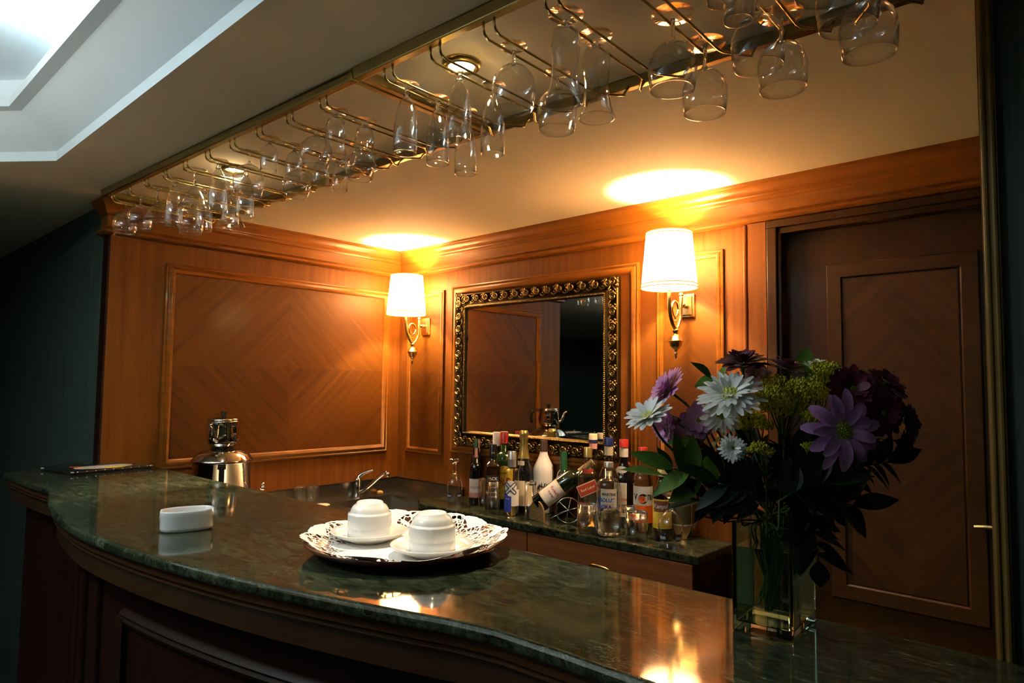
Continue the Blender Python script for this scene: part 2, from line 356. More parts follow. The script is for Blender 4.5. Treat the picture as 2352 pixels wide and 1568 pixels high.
ulm = light('fill_uplighter_beam', 'SPOT', (0.75, -2.95, 1.69), 12, (1, 0.95, 0.84), spot_size=math.radians(165), spot_blend=0.3, shadow_soft_size=0.08); ulm.rotation_euler = (PI, 0, 0)
# ------------------------------------------------------------------ glass racks (turned 2 degrees off the wall)
TH = 0.037; RO = Vector((0.06, -1.413, 0)); RX = Vector((math.cos(TH), math.sin(TH), 0)); RY = Vector((-math.sin(TH), math.cos(TH), 0))
def rk(a, b, z): return RO+RX*a+RY*b+Vector((0, 0, z))
ZR = 2.033
CH = [0.124+0.1395*k for k in range(10)]; CH2 = [1.61+0.1385*k for k in range(9)]
RB = 0.425
def rack(name, a0, a1, chs, label):
    e = empty(name, rk(a0, 0, ZC), TH, label, 'rack')
    L = a1-a0
    def lb(mb, x0, x1, y0, y1, z0, z1): return mb.box(x0, x1, y0, y1, z0, z1)
    f = MB(); lb(f, 0, L, 0, 0.020, -0.024, -0.001); lb(f, 0, L, RB-0.02, RB, -0.024, -0.001); lb(f, 0, 0.018, 0, RB, -0.022, -0.001); lb(f, L-0.018, L, 0, RB, -0.022, -0.001)
    f.build('frame', MBRD, e, bevel=0.0025)
    for c in chs:
        for s in (-1, 1):
            x = c-a0+s*0.013; z = ZR-ZC
            p = [(x, 0.012, -0.02), (x, 0.012, z+0.014), (x, 0.016, z+0.005), (x, 0.026, z), (x, 0.32, z)]
            p += [(x+s*0.003, 0.335, z), (x+s*0.030, 0.372, z), (x+s*0.036, 0.388, z+0.003), (x+s*0.037, 0.392, z+0.012), (x+s*0.037, 0.408, -0.02)]
            MB().tube(p, 0.0026, 8).build('rod', MBR, e, smooth=True)
    return e
rack('glass_rack', 0.045, 1.503, CH, 'far brass stemware rack under the ceiling, ending at the cross bar over the cups')
rack('glass_rack', 1.507, 2.95, CH2, 'near brass stemware rack under the ceiling, running out of the top of the picture')

# stemware, hung upside down; profiles are (radius, depth below the foot)
def stem_parts(kind):
    K = {
     'wine': (0.036, 0.050, [(0.003, .050), (.014, .053), (.026, .060), (.035, .072), (.040, .088), (.0405, .102), (.039, .118), (.0365, .132)], 0.0034),
     'hurr': (0.030, 0.020, [(0.003, .020), (.014, .022), (.021, .030), (.0245, .042), (.0255, .058), (.0235, .078), (.0215, .095), (.0225, .112), (.026, .130), (.0305, .148), (.032, .153)], 0.0055),
     'bell': (0.028, 0.016, [(0.003, .016), (.013, .018), (.019, .026), (.0225, .040), (.0225, .058), (.021, .074), (.023, .090), (.028, .104), (.034, .114)], 0.005),
     'ball': (0.025, 0.036, [(0.003, .036), (.013, .038), (.026, .046), (.036, .060), (.040, .076), (.040, .090), (.038, .106), (.0355, .120)], 0.003),
     'snif': (0.028, 0.018, [(0.003, .018), (.014, .020), (.027, .028), (.037, .042), (.040, .056), (.038, .072), (.033, .086), (.029, .094)], 0.004),
     'flute': (0.026, 0.024, [(0.003, .024), (.008, .028), (.0155, .042), (.021, .062), (.0245, .085), (.0255, .108), (.0252, .130), (.0245, .147)], 0.0042),
     'sherry': (0.024, 0.020, [(0.003, .020), (.011, .022), (.018, .030), (.0215, .044), (.0218, .062), (.0205, .078), (.0205, .090)], 0.0036),
     'cone': (0.034, 0.048, [(0.003, .048), (.010, .054), (.022, .072), (.034, .094), (.046, .118)], 0.0032)}
    return K[kind]
def stem_glass(kind, name):
    fr, sl, prof, sr = stem_parts(kind)
    e = empty(name)
    MB().lathe([(r, -z) for r, z in prof]+[(r-0.0009, -z) for r, z in prof[::-1]], 36).tube([((prof[-1][0]-.0004)*math.cos(i*2*PI/36), (prof[-1][0]-.0004)*math.sin(i*2*PI/36), -prof[-1][1]) for i in range(37)], 0.0008, 6, cap=False).build('bowl', MTG, e, smooth=True)
    MB().lathe([(0, -0.0005), (fr, -0.0012), (fr, -0.0028), (fr*0.5, -0.004), (sr*1.7, -0.0065)], 32).build('foot', MTG, e, smooth=True)
    MB().lathe([(sr*1.7, -0.0064), (sr*1.2, -0.010), (sr, -0.015), (sr*0.95, -sl+0.006), (sr*1.7, -sl-0.0005), (0, -sl-0.003)], 20).build('stem', MSG, e, smooth=True)
    return e
proto = {}
KN = {'wine': ('wine_glass', 'large balloon wine glass', 'wine glass'), 'hurr': ('cocktail_glass', 'tall waisted cocktail glass', 'cocktail glass'), 'bell': ('cocktail_glass', 'short flared bell shaped glass', 'cocktail glass'),
      'ball': ('wine_glass', 'round bowled wine glass', 'wine glass'), 'snif': ('brandy_glass', 'short stemmed brandy balloon', 'brandy glass'), 'flute': ('champagne_flute', 'champagne flute', 'champagne flute'),
      'sherry': ('sherry_glass', 'small sherry glass', 'sherry glass'), 'cone': ('martini_glass', 'cone shaped martini glass', 'martini glass')}
GL = [  # kind, channel x, depth along the rods, place words
 ('hurr', CH2[3], .053, 'front one of the tall pair at the top centre'), ('hurr', CH2[3], .143, 'rear one of the tall pair at the top centre'),
 ('ball', CH2[2], .216, 'just below the front tall cocktail glass'), ('ball', CH2[2], .080, 'right beside the bright downlight'),
 ('wine', CH2[4], .167, 'front one of the balloon pair right of the tall cocktail glasses'), ('wine', CH2[4], .292, 'rear one of the balloon pair right of the tall cocktail glasses'),
 ('wine', CH2[5], .175, 'with its foot cut off by the frame'), ('wine', CH2[5], .281, 'behind the one with its foot cut off'),
 ('sherry', CH2[5], .038, 'upper of the two cut off by the top edge'), ('sherry', CH2[5], .102, 'lower of the two cut off by the top edge'),
 ('wine', CH2[6], .136, 'next to last before the dark pillar'), ('wine', CH2[6], .238, 'nearest to the dark pillar at the upper right'), ('wine', CH2[6], .035, 'only its rim showing at the top'),
 ('flute', CH2[1], .178, 'hanging beside the balloon glass near the downlight'), ('flute', CH2[1], .080, 'hanging straight under the bright downlight'),
 ('flute', CH2[0], .238, 'hanging lowest of the flutes near the downlight'), ('flute', CH2[0], .150, 'second from the left of the near rack'), ('flute', CH2[0], .062, 'leftmost of the near rack, next to the cross bar'),
 ('bell', CH[9], .048, 'front one of the bell pair left of the cross bar'), ('bell', CH[9], .128, 'rear one of the bell pair left of the cross bar'),
 ('snif', CH[8], .088, 'behind and left of the bell glasses'), ('snif', CH[8], .222, 'hanging below the rear bell glass'),
 ('sherry', CH[7], .042, 'front one in the row of four'), ('sherry', CH[7], .113, 'second in the row of four'), ('sherry', CH[7], .195, 'third in the row of four'), ('sherry', CH[7], .258, 'last in the row of four'),
 ('snif', CH[6], .208, 'hanging under the second sherry glass'), ('ball', CH[6], .064, 'in front of the far bright spotlight'),
 ('flute', CH[5], .044, 'left of the far spotlight glare'), ('flute', CH[5], .128, 'glowing in the far spotlight glare'),
 ('cone', CH[4], .042, 'in the front of the far rack with a thick rim'), ('flute', CH[4], .155, 'hidden behind the spotlight glare'),
 ('flute', CH[3], .044, 'slim front one near the wood column'), ('flute', CH[3], .135, 'rear one near the wood column'), ('cone', CH[3], .225, 'hanging lowest and rearmost toward the panelled wall'),
 ('cone', CH[2], .048, 'third from the left end of the far rack'), ('wine', CH[2], .158, 'behind the martini glass near the left end'),
 ('ball', CH[1], .050, 'second from the left end of the far rack'), ('ball', CH[0], .054, 'last at the left end by the wood column')]
for kind, a, b, words in GL:
    nm, desc, cat = KN[kind]
    if kind not in proto: e = proto[kind] = stem_glass(kind, nm)
    else: e = clone(proto[kind])
    e.location = rk(a, b, ZR+0.0062); e.rotation_euler = (random.uniform(-.02, .02), random.uniform(-.02, .02), random.uniform(0, 6))
    tag(e, desc+' '+words, cat, 'glasses hanging in the ceiling racks')
# downlights in the soffit
for k, (x, y, words) in enumerate([(1.754, -1.219, 'near round brass downlight in the ceiling above the cup tray'), (0.713, -1.215, 'far round brass downlight in the ceiling among the flutes')]):
    e = empty('downlight', (x, y, ZC), 0, words, 'lamp')
    MB().lathe([(0.026, -0.001), (0.026, -0.006), (0.030, -0.012), (0.038, -0.010), (0.041, -0.003), (0.041, 0)], 40).build('rim', MBRD, e, smooth=True)
    MB().lathe([(0, -0.004), (0.027, -0.004), (0.027, -0.002), (0, -0.002)], 24).build('bulb', mat('halogen_glow_%d' % k, (1, 1, 1), emit=(1, 0.80, 0.5), es=60), e)
    l = light('downlight_beam', 'SPOT', (x, y, ZC-0.016), 12 if k == 0 else 40, SPOTC, spot_size=math.radians(58), spot_blend=1.0, shadow_soft_size=0.012)

# ------------------------------------------------------------------ bar
fp = crv([(0.62, -1.646), (0.72, -1.668), (0.85, -1.688), (1.0, -1.703), (1.12, -1.707), (1.25, -1.701), (1.40, -1.687), (1.57, -1.661), (1.70, -1.635), (1.823, -1.604), (1.943, -1.570), (2.025, -1.545), (2.08, -1.527), (2.15, -1.512)], 3)
FRONT = [(-0.03, -1.622), (0.27, -1.615), (0.40, -1.606), (0.44, -1.603), (0.56, -1.631)]+[(p[0], p[1]) for p in [Vector(q) for q in fp]]+[(2.25, -1.508), (2.40, -1.508), (3.4, -1.508)]
def offs(path, o):
    out = []; n = len(path); P = [Vector(p) for p in path]
    for i in range(n):
        a = P[i]-P[i-1] if i else P[1]-P[0]; b = P[i+1]-P[i] if i < n-1 else P[-1]-P[-2]; a.normalize(); b.normalize()
        m = Vector((-a.y, a.x))+Vector((-b.y, b.x)); m = m/m.dot(Vector((-a.y, a.x))); out.append((P[i].x+m.x*o, P[i].y+m.y*o))
    return out
def barpoly(o):
    f = offs(FRONT, o)
    return f+[(3.4, -1.150-o*0.0), (2.5, -1.160), (0.003, -1.195), (0.003, -1.3535), (-0.25, -1.3535)]
bar = empty('bar_counter', (1.2, -1.4, 0), 0, 'long bowed bar counter with a green marble top over dark panelled wood', 'bar counter')
bar.location = (0, 0, 0)
MB().prism(barpoly(0), ZB-0.022, ZB).build('marble_top', MMA, bar, bevel=0.009, seg=5)
sub = MB().prism(barpoly(0.07), 0.0, ZB-0.0225); sub.build('body', MDK, bar)
rail = MB(); sweep2d(rail, offs(FRONT, 0.012), [(0.05, ZB-0.0225), (0, ZB-0.0225), (-0.002, ZB-0.026), (-0.002, ZB-0.036), (0.004, ZB-0.041), (0.002, ZB-0.046), (0.006, ZB-0.050), (0.010, ZB-0.060), (0.012, ZB-0.090), (0.020, ZB-0.096), (0.06, ZB-0.097)])
rail.build('rail', MBW, bar, auto=35)
bp = offs(FRONT, 0.070)
seg1 = [p for p in bp if 0.80 < p[0] < 2.0]
MFM = wood('bar_moulding_wood', (0.014, 0.005, 0.002), (0.025, 0.009, 0.004), 'h', 'both')
def bar_panel(pts, z0, z1):
    prof = [(0, -0.016), (-0.008, -0.012), (-0.012, -0.004), (-0.008, 0.002), (-0.013, 0.008), (-0.006, 0.016), (0, 0.018)]
    mb = MB(); sweep2d(mb, pts, [(o, z1+z) for o, z in prof]); sweep2d(mb, pts, [(o, z0+z) for o, z in prof])
    for p, q in ((pts[0], pts[1]), (pts[-1], pts[-2])):
        d = (Vector(q)-Vector(p)).normalized(); n = Vector((d.y, -d.x))
        if n.y > 0: n = -n
        mb.obox((p[0]+n.x*0.005, p[1]+n.y*0.005, (z0+z1)/2), (d.x*0.017, d.y*0.017, 0), (n.x*0.007, n.y*0.007, 0), (0, 0, (z1-z0)/2))
    mb.build('front_panel_moulding', MFM, bar, auto=35)
bar_panel([p for p in bp if 1.17 < p[0] < 2.02], 0.25, 0.925)
for x in (0.62, 0.80, 0.90, 1.04):
    c = min(bp, key=lambda p: abs(p[0]-x)); MB().box(c[0]-0.02, c[0]+0.02, c[1]-0.012, c[1]+0.01, 0.05, 0.98).build('pilaster', MDK, bar, bevel=0.006)

# ------------------------------------------------------------------ back counter: stone slab, drawers, steel sink
kc = empty('stone_worktop', (0, 0, 0), 0, 'narrow green marble worktop on the back wall carrying the bottles', 'worktop')
MB().prism([(0.515, -0.277), (0.425, -0.212), (0.47, -0.004), (1.785, -0.004), (1.785, -0.252)][::-1], ZK-0.028, ZK).build('marble_slab', MMA, kc, bevel=0.006, seg=3)
cb = empty('drawer_cabinet', (0, 0, 0), 0, 'wooden drawer cabinet under the bottle worktop', 'cabinet')
MB().box(0.53, 1.765, -0.236, -0.004, 0.0, ZK-0.0285).build('body', MDK, cb)
for a, b in ((0.54, 1.098), (1.102, 1.764)):
    d = MB().box(a, b, -0.250, -0.236, 0.735, ZK-0.031).build('drawer', wood('drawer_wood', (0.15, 0.045, 0.013), (0.30, 0.10, 0.03), 'h', 'y'), cb, bevel=0.002)
    c = (a+b)/2+(0.0 if a < 1 else 0.0)
    MB().tube(crv([(c-0.05, -0.250, 0.805), (c-0.045, -0.264, 0.806), (c-0.02, -0.274, 0.816), (c+0.02, -0.274, 0.816), (c+0.045, -0.264, 0.806), (c+0.05, -0.250, 0.805)], 4), 0.004, 8).build('handle', MBR, d, smooth=True)
ZS = 0.872
sk = empty('sink_unit', (0, 0, 0), 0, 'stainless steel corner sink unit with a low splash rim against the panelled walls', 'sink')
bx0, bx1, by0, by1 = 0.085, 0.42, -0.44, -0.10
dk = MB(); zt = ZS
def quad(x0, x1, y0, y1): dk.box(x0, x1, y0, y1, zt-0.004, zt)
quad(0.018, bx0, -1.15, -0.012); quad(bx0, bx1, -1.15, by0); quad(bx0, bx1, by1, -0.012); quad(bx1, 0.505, -1.15, -0.29); quad(bx1, 0.505, -0.29, -0.012)
dk.build('deck', MST, sk)
MB().box(0.485, 0.515, -1.15, -0.28, ZS-0.03, ZS+0.006).build('front_edge', MST, sk, bevel=0.004)
MB().box(0.016, 0.020, -1.15, -0.004, ZS-0.004, 0.943).box(0.0015, 0.020, -1.15, -0.002, 0.940, 0.944).build('splash_rim', MST, sk)
MB().box(0.016, 0.50, -0.016, -0.012, ZS-0.004, 0.943).box(0.0015, 0.50, -0.016, -0.0015, 0.940, 0.944).build('splash_rim', MST, sk)
bs = MB(); d_ = 0.15
bs.add([(bx0, by0, zt), (bx1, by0, zt), (bx1, by1, zt), (bx0, by1, zt), (bx0+.03, by0+.03, zt-d_), (bx1-.03, by0+.03, zt-d_), (bx1-.03, by1-.03, zt-d_), (bx0+.03, by1-.03, zt-d_)],
       [(0, 1, 5, 4), (1, 2, 6, 5), (2, 3, 7, 6), (3, 0, 4, 7), (4, 5, 6, 7)]).build('basin', MST, sk)
MB().box(0.02, 0.49, -1.15, -0.02, 0.0, ZS-0.16).build('base', MDK, sk)
fa = empty('faucet', (0.045, -0.265, ZS), 0, 'chrome single lever tap standing at the corner of the steel sink', 'faucet')
MB().lathe([(0, 0), (0.022, 0), (0.022, 0.006), (0.018, 0.012), (0.0165, 0.07), (0.019, 0.082), (0.015, 0.094), (0, 0.097)], 24).build('body', MCH, fa, smooth=True)
MB().tube(crv([(0.008, 0.0, 0.020), (0.05, 0.012, 0.045), (0.11, 0.03, 0.095), (0.145, 0.04, 0.122), (0.165, 0.046, 0.128)], 5), 0.0085, 10).lathe([(0, 0), (.011, 0), (.011, .018), (0, .018)], 14, (0.168, 0.046, 0.112)).build('spout', MCH, fa, smooth=True)
MB().tube(crv([(0, 0, 0.09), (0.012, 0.012, 0.108), (0.035, 0.03, 0.122), (0.05, 0.042, 0.126)], 4), [0.012, 0.012, 0.011, 0.010, 0.009, 0.008, 0.007, 0.006, 0.006, 0.005, 0.005, 0.005, 0.006][:13], 10).ball((0.052, 0.044, 0.127), 0.006).build('lever', MCH, fa, smooth=True)
sp = MB().ball((0, 0, 0), 0.018, 0.014, 0.010, 12, 8); o = sp.build('dish_sponge', mat('yellow_sponge', (0.55, 0.30, 0.07), 0.9), smooth=True); o.location = (0.045, -0.135, ZS+0.0095)
tag(o, 'small rounded yellow sponge behind the sink basin', 'sponge')
o = MB().lathe([(0, 0), (0.030, 0), (0.034, 0.004), (0.030, 0.006), (0, 0.006)], 28).build('drain_plate', mat('cream_plastic', (0.65, 0.58, 0.42), 0.5), smooth=True); o.location = (0.12, -0.50, ZS+0.0005); tag(o, 'small round cream coaster on the steel drainer', 'coaster')
for k, (x, y, t) in enumerate([(0.055, -0.575, 'left one of two clear tumblers upside down on the drainer'), (0.085, -0.525, 'right one of two clear tumblers upside down on the drainer')]):
    o = MB().lathe([(0.029, 0), (0.026, 0.085), (0.024, 0.09), (0, 0.09), (0, 0.083), (0.0245, 0.083), (0.0275, 0)], 28).build('tumbler', MTG, smooth=True); o.location = (x, y, ZS+0.0005); tag(o, t, 'glass', 'tumblers on the drainer')

# double tea urn
ur = empty('tea_urn', (0.205, -0.99, ZS), 0, 'polished steel double tea urn with a small teapot on top, by the panelled wall', 'tea urn')
MCH2 = mat('polished_steel', (0.62, 0.58, 0.52), 0.06, 1.0)
MB().lathe([(0, 0.03), (0.10, 0.03), (0.105, 0.035), (0.104, 0.236), (0.109, 0.238), (0.111, 0.243), (0.106, 0.249), (0.098, 0.262), (0.080, 0.278), (0.060, 0.286), (0.046, 0.288), (0.044, 0.296), (0, 0.296)], 48).build('boiler', MCH2, ur, smooth=True)
MB().lathe([(0, 0), (0.085, 0), (0.085, 0.012), (0.07, 0.03), (0, 0.03)], 32).build('burner_base', MBK, ur)
tp = MB().lathe([(0, 0.297), (0.045, 0.297), (0.053, 0.304), (0.060, 0.322), (0.062, 0.340), (0.059, 0.365), (0.056, 0.385), (0.058, 0.388), (0.058, 0.391), (0.054, 0.393)], 40).build('teapot', MCH2, ur, smooth=True)
MB().lathe([(0.055, 0.3935), (0.055, 0.399), (0.05, 0.402), (0.02, 0.404), (0, 0.404)], 32).build('lid', MCH2, tp, smooth=True)
MB().lathe([(0, 0.404), (0.008, 0.404), (0.007, 0.411), (0.011, 0.420), (0.013, 0.425), (0.010, 0.427), (0, 0.427)], 20).build('lid_knob', MBK, tp, smooth=True)
sd = Vector((0.66, -0.75, 0)).normalized()
MB().tube(crv([sd*0.052+Vector((0, 0, .322)), sd*0.075+Vector((0, 0, .330)), sd*0.086+Vector((0, 0, .350)), sd*0.092+Vector((0, 0, .372)), sd*0.108+Vector((0, 0, .384))], 5), [0.011-0.0003*i for i in range(21)], 10).build('spout', MCH2, tp, smooth=True)
hd = -sd
MB().tube(crv([hd*0.055+Vector((0, 0, .388)), hd*0.085+Vector((0, 0, .392)), hd*0.10+Vector((0, 0, .378)), hd*0.105+Vector((0, 0, .345)), hd*0.10+Vector((0, 0, .318))], 5), 0.008, 8).build('handle', MBK, tp, smooth=True)
q = Vector((0.91, -0.42, 0)).normalized()
MB().tube([q*0.118+Vector((0, 0, .10)), q*0.118+Vector((0, 0, .225))], 0.010, 12).obox(q*0.112+Vector((0, 0, .228)), q*0.014, Vector((-q.y, q.x, 0))*0.014, (0, 0, .006)).obox(q*0.110+Vector((0, 0, .097)), q*0.012, Vector((-q.y, q.x, 0))*0.012, (0, 0, .006)).build('side_handle', MBK, ur)
t_ = Vector((0.55, 0.83, 0)).normalized()
MB().tube([t_*0.10+Vector((0, 0, .115)), t_*0.155+Vector((0, 0, .115))], 0.007, 10).tube([t_*0.148+Vector((0, 0, .115)), t_*0.148+Vector((0, 0, .085))], 0.006, 10).ball(t_*0.148+Vector((0, 0, .135)), 0.011).ball(t_*0.15+Vector((0, 0, .150)), 0.007).build('tap', MCH2, ur, smooth=True)

# ------------------------------------------------------------------ mirror with a carved gilt frame
MFG = mat('carved_gilt', (0.30, 0.20, 0.075), 0.34, 1.0)
mx0, mx1, mz0, mz1 = 0.449, 1.345, 1.133, 1.826
mi = empty('wall_mirror', (0, 0, 0), 0, 'wall mirror in a carved antique gold frame between the two wall lamps', 'mirror')
gx0, gx1, gz0, gz1 = mx0+0.070, mx1-0.070, mz0+0.070, mz1-0.070
MB().box(gx0-0.01, gx1+0.01, -0.016, -0.012, gz0-0.01, gz1+0.01).build('mirror_glass', MMIR, mi)
fm = frame(MB(), ('y', 0), mx0, mx1, mz0, mz1, [(0, 0.002), (0, 0.020), (0.004, 0.024), (0.010, 0.020), (0.030, 0.013), (0.046, 0.014), (0.052, 0.020), (0.060, 0.024), (0.066, 0.020), (0.070, 0.014), (0.072, 0.010), (0.075, 0.002)])
fmo = fm.build('frame', mat('dark_gilt', (0.085, 0.058, 0.022), 0.4, 1.0), mi, auto=40)
orn = MB(); rope = MB()
def side(u0, v0, u1, v1, inx, inz):
    L = math.hypot(u1-u0, v1-v0); du, dv = (u1-u0)/L, (v1-v0)/L
    P = lambda a, b, h: (u0+du*a+inx*b, -h, v0+dv*a+inz*b)
    n = round(L/0.058); st = L/n
    for k in range(n):
        a = (k+0.5)*st
        # scroll
        pts = []
        for i in range(15):
            t = i/14*1.7*2*PI; r_ = 0.003+0.0145*(i/14)
            pts.append(P(a-0.012+math.cos(t)*r_, 0.022+math.sin(t)*r_*0.95, 0.027))
        orn.tube(pts, [0.0021+0.0021*(i/14) for i in range(15)], 6)
        orn.tube([P(a+0.004, 0.034, 0.024), P(a+0.014, 0.043, 0.022), P(a+0.028, 0.040, 0.022), P(a+0.034, 0.030, 0.024)], [0.0025, 0.004, 0.0035, 0.002], 6)
        for q_, (da, b_, ang, l_) in enumerate(((0.016, 0.014, 0.6, 0.012), (0.022, 0.022, 0.1, 0.013), (0.018, 0.030, -0.5, 0.011), (0.028, 0.010, 1.1, 0.009))):
            c = P(a+da, b_, 0.026); e_ = P(a+da+math.cos(ang)*l_, b_-math.sin(ang)*l_, 0.022)
            orn.tube([c, [(c[i]+e_[i])/2 for i in range(3)], e_], [0.0024, 0.0042, 0.0012], 6)
    m_ = round((L-0.12)/0.0075)
    for k in range(m_):
        a = 0.060+(L-0.12)*(k+.5)/m_
        rope.tube([P(a-0.004, 0.0565, 0.025), P(a, 0.060, 0.0275), P(a+0.004, 0.0635, 0.025)], [0.001, 0.0026, 0.001], 5)
side(mx0, mz1, mx1, mz1, 0, -1); side(mx1, mz1, mx1, mz0, -1, 0); side(mx1, mz0, mx0, mz0, 0, 1); side(mx0, mz0, mx0, mz1, 1, 0)
orn.build('carving', MFG, fmo, smooth=True); rope.build('rope_beading', mat('rope_gilt', (0.38, 0.26, 0.10), 0.3, 1.0), fmo, smooth=True)

# ------------------------------------------------------------------ wall lamps
MSHADE = None
def shade_mat():
    m = bpy.data.materials.new('lamp_shade_fabric'); m.use_nodes = True; nt = m.node_tree; nt.nodes.clear(); L = nt.links
    out = N(nt, 'ShaderNodeOutputMaterial'); d = N(nt, 'ShaderNodeBsdfDiffuse'); d.inputs[0].default_value = (0.85, 0.75, 0.55, 1)
    t = N(nt, 'ShaderNodeBsdfTranslucent'); t.inputs[0].default_value = (0.85, 0.70, 0.42, 1); mx = N(nt, 'ShaderNodeMixShader'); mx.inputs[0].default_value = 0.45
    e = N(nt, 'ShaderNodeEmission'); e.inputs[0].default_value = (1.0, 0.80, 0.50, 1); e.inputs[1].default_value = 0.22
    ad = N(nt, 'ShaderNodeAddShader'); L.new(d.outputs[0], mx.inputs[1]); L.new(t.outputs[0], mx.inputs[2]); L.new(mx.outputs[0], ad.inputs[0]); L.new(e.outputs[0], ad.inputs[1]); L.new(ad.outputs[0], out.inputs[0])
    return m
MSHADE = shade_mat(); MTRIM = mat('shade_trim', (0.45, 0.20, 0.03), 0.6, emit=(1, 0.45, 0.06), es=0.18)
def sconce():
    e = empty('wall_lamp')
    MB().box(-0.030, 0.030, -0.012, -0.001, -0.042, 0.042).box(-0.023, 0.023, -0.018, -0.012, -0.035, 0.035).build('wall_plate', MGOLD, e, bevel=0.003)
    a = MB()
    a.tube([(0, -0.016, 0.0), (0.0, -0.045, 0.0)], 0.009, 12)
    a.tube(crv([(0.0, -0.048, 0.030), (0.0, -0.050, 0.0), (0.0, -0.052, -0.04), (0.0, -0.066, -0.072), (0, -0.084, -0.088)], 6), [0.0075-0.0001*i for i in range(25)], 10).ball((0, -0.048, 0.034), 0.009)
    a.tube(crv([(0.0, -0.130, 0.045), (0.0, -0.130, 0.01), (0.0, -0.124, -0.035), (0.0, -0.106, -0.070), (0, -0.086, -0.088)], 6), 0.0068, 10)
    ring = [(0.0, -0.091+0.021*math.cos(t*2*PI/20), -0.018+0.026*math.sin(t*2*PI/20)) for t in range(21)]
    a.tube(ring, 0.004, 8); a.ball((0, -0.090, -0.048), 0.005).ball((0, -0.088, -0.060), 0.004)
    a.build('arm', MGOLD, e, smooth=True)
    MB().lathe([(0, -0.086), (0.009, -0.086), (0.012, -0.092), (0.008, -0.100), (0.006, -0.104), (0.011, -0.107), (0.019, -0.114), (0.023, -0.124), (0.0265, -0.127), (0.0265, -0.130), (0.0225, -0.132), (0.020, -0.144), (0.011, -0.155), (0.005, -0.160), (0.004, -0.166), (0.0075, -0.170), (0.004, -0.175), (0.0055, -0.180), (0.001, -0.188), (0, -0.190)], 24, (0, -0.087, 0)).build('finial', MGOLD, e, smooth=True)
    MB().lathe([(0.010, 0.040), (0.012, 0.046), (0.009, 0.050), (0.010, 0.056), (0.010, 0.085), (0, 0.085)], 20, (0, -0.130, 0)).build('lamp_holder', mat('cream_candle', (0.8, 0.7, 0.5), 0.5), e, smooth=True)
    sh = MB().lathe([(0.0935, 0.048), (0.076, 0.238)], 48, (0, -0.130, 0)).build('lamp_shade', MSHADE, e, smooth=True)
    for r, z in ((0.0942, 0.049), (0.0930, 0.060), (0.0766, 0.237), (0.0775, 0.228)):
        pts = [(r*math.cos(i*2*PI/48), -0.130+r*math.sin(i*2*PI/48), z) for i in range(49)]
        MB().tube(pts, 0.0018, 6, cap=False).build('shade_band', MTRIM, sh, smooth=True)
    MB().ball((0, -0.130, 0.115), 0.016, 0.016, 0.028).build('bulb', mat('warm_bulb', (1, 1, 1), emit=(1, 0.7, 0.35), es=30), e, smooth=True)
    return e
s1 = sconce(); s1.location = (0.213, 0, 1.692); tag(s1, 'brass wall lamp with a lit cream shade, left of the mirror in the corner', 'wall lamp', 'brass wall lamps on the back wall')
s2 = clone(s1); s2.location = (1.622, 0, 1.695); tag(s2, 'brass wall lamp with a lit cream shade, right of the mirror', 'wall lamp', 'brass wall lamps on the back wall')
for x in (0.213, 1.622): light('wall_lamp_light', 'POINT', (x, -0.130, 1.832), 19, WARM, shadow_soft_size=0.022)

# ------------------------------------------------------------------ writing
def text_mesh(txt, size, bold=0.0, shear=0.0):
    c = bpy.data.curves.new('t', 'FONT'); c.body = txt; c.size = size; c.align_x = 'CENTER'; c.align_y = 'CENTER'; c.offset = bold; c.shear = shear; c.resolution_u = 3
    o = bpy.data.objects.new('t', c); COL.objects.link(o)
    me = bpy.data.meshes.new_from_object(o.evaluated_get(bpy.context.evaluated_depsgraph_get()))
    bpy.data.objects.remove(o); bpy.data.curves.remove(c); return me
def text_on(parent, txt, size, R, z, m, face, name='lettering', bold=0.0, da=0.0, flip=False, rot=0.0, sx=1.0, arc=0.0, dz=0):
    "letters wrapped round an upright cylinder of radius R about the parent's axis"
    me = text_mesh(txt, size, bold); k = -1 if flip else 1
    for v in me.vertices:
        x, y = v.co.x*sx*k, v.co.y*k
        x, y = x*math.cos(rot)-y*math.sin(rot), x*math.sin(rot)+y*math.cos(rot)
        y += arc*(1-(x/0.02)**2)
        a = face+da+x/R; v.co = Vector((R*math.cos(a), R*math.sin(a), z+y))
    return link(name, me, m, parent)
def arcpatch(parent, R, z0, z1, half, face, m, name='label', da=0.0, n=14, slant=0.0, zr=None):
    mb = MB(); vs = []
    for i in range(n+1):
        t = -1+2*i/n; a = face+da+half*t; c, s = math.cos(a), math.sin(a); lo, hi = z0+slant*t, z1+slant*t
        if zr: lo, hi = zr(t, lo, hi)
        vs += [(R*c, R*s, lo), (R*c, R*s, hi)]
    mb.add(vs, [(2*i, 2*i+2, 2*i+3, 2*i+1) for i in range(n)]); return mb.build(name, m, parent)
P_ = lambda n, c, r=0.55, **k: mat(n, c, r, **k)
MW = P_('label_white', (0.75, 0.72, 0.66)); MCR = P_('label_cream', (0.72, 0.60, 0.40)); MYE = P_('label_yellow', (0.80, 0.62, 0.06)); MRE = P_('label_red', (0.45, 0.05, 0.02)); MBL = P_('label_blue', (0.02, 0.05, 0.38))
MNB = P_('print_navy', (0.01, 0.015, 0.09)); MBKP = P_('print_black', (0.01, 0.01, 0.01)); MOR = P_('label_orange', (0.75, 0.13, 0.01)); MBRN = P_('label_brown', (0.28, 0.08, 0.03)); MPK = P_('label_pink', (0.60, 0.30, 0.25)); MSIL = mat('cap_silver', (0.6, 0.6, 0.6), 0.35, 0.8)
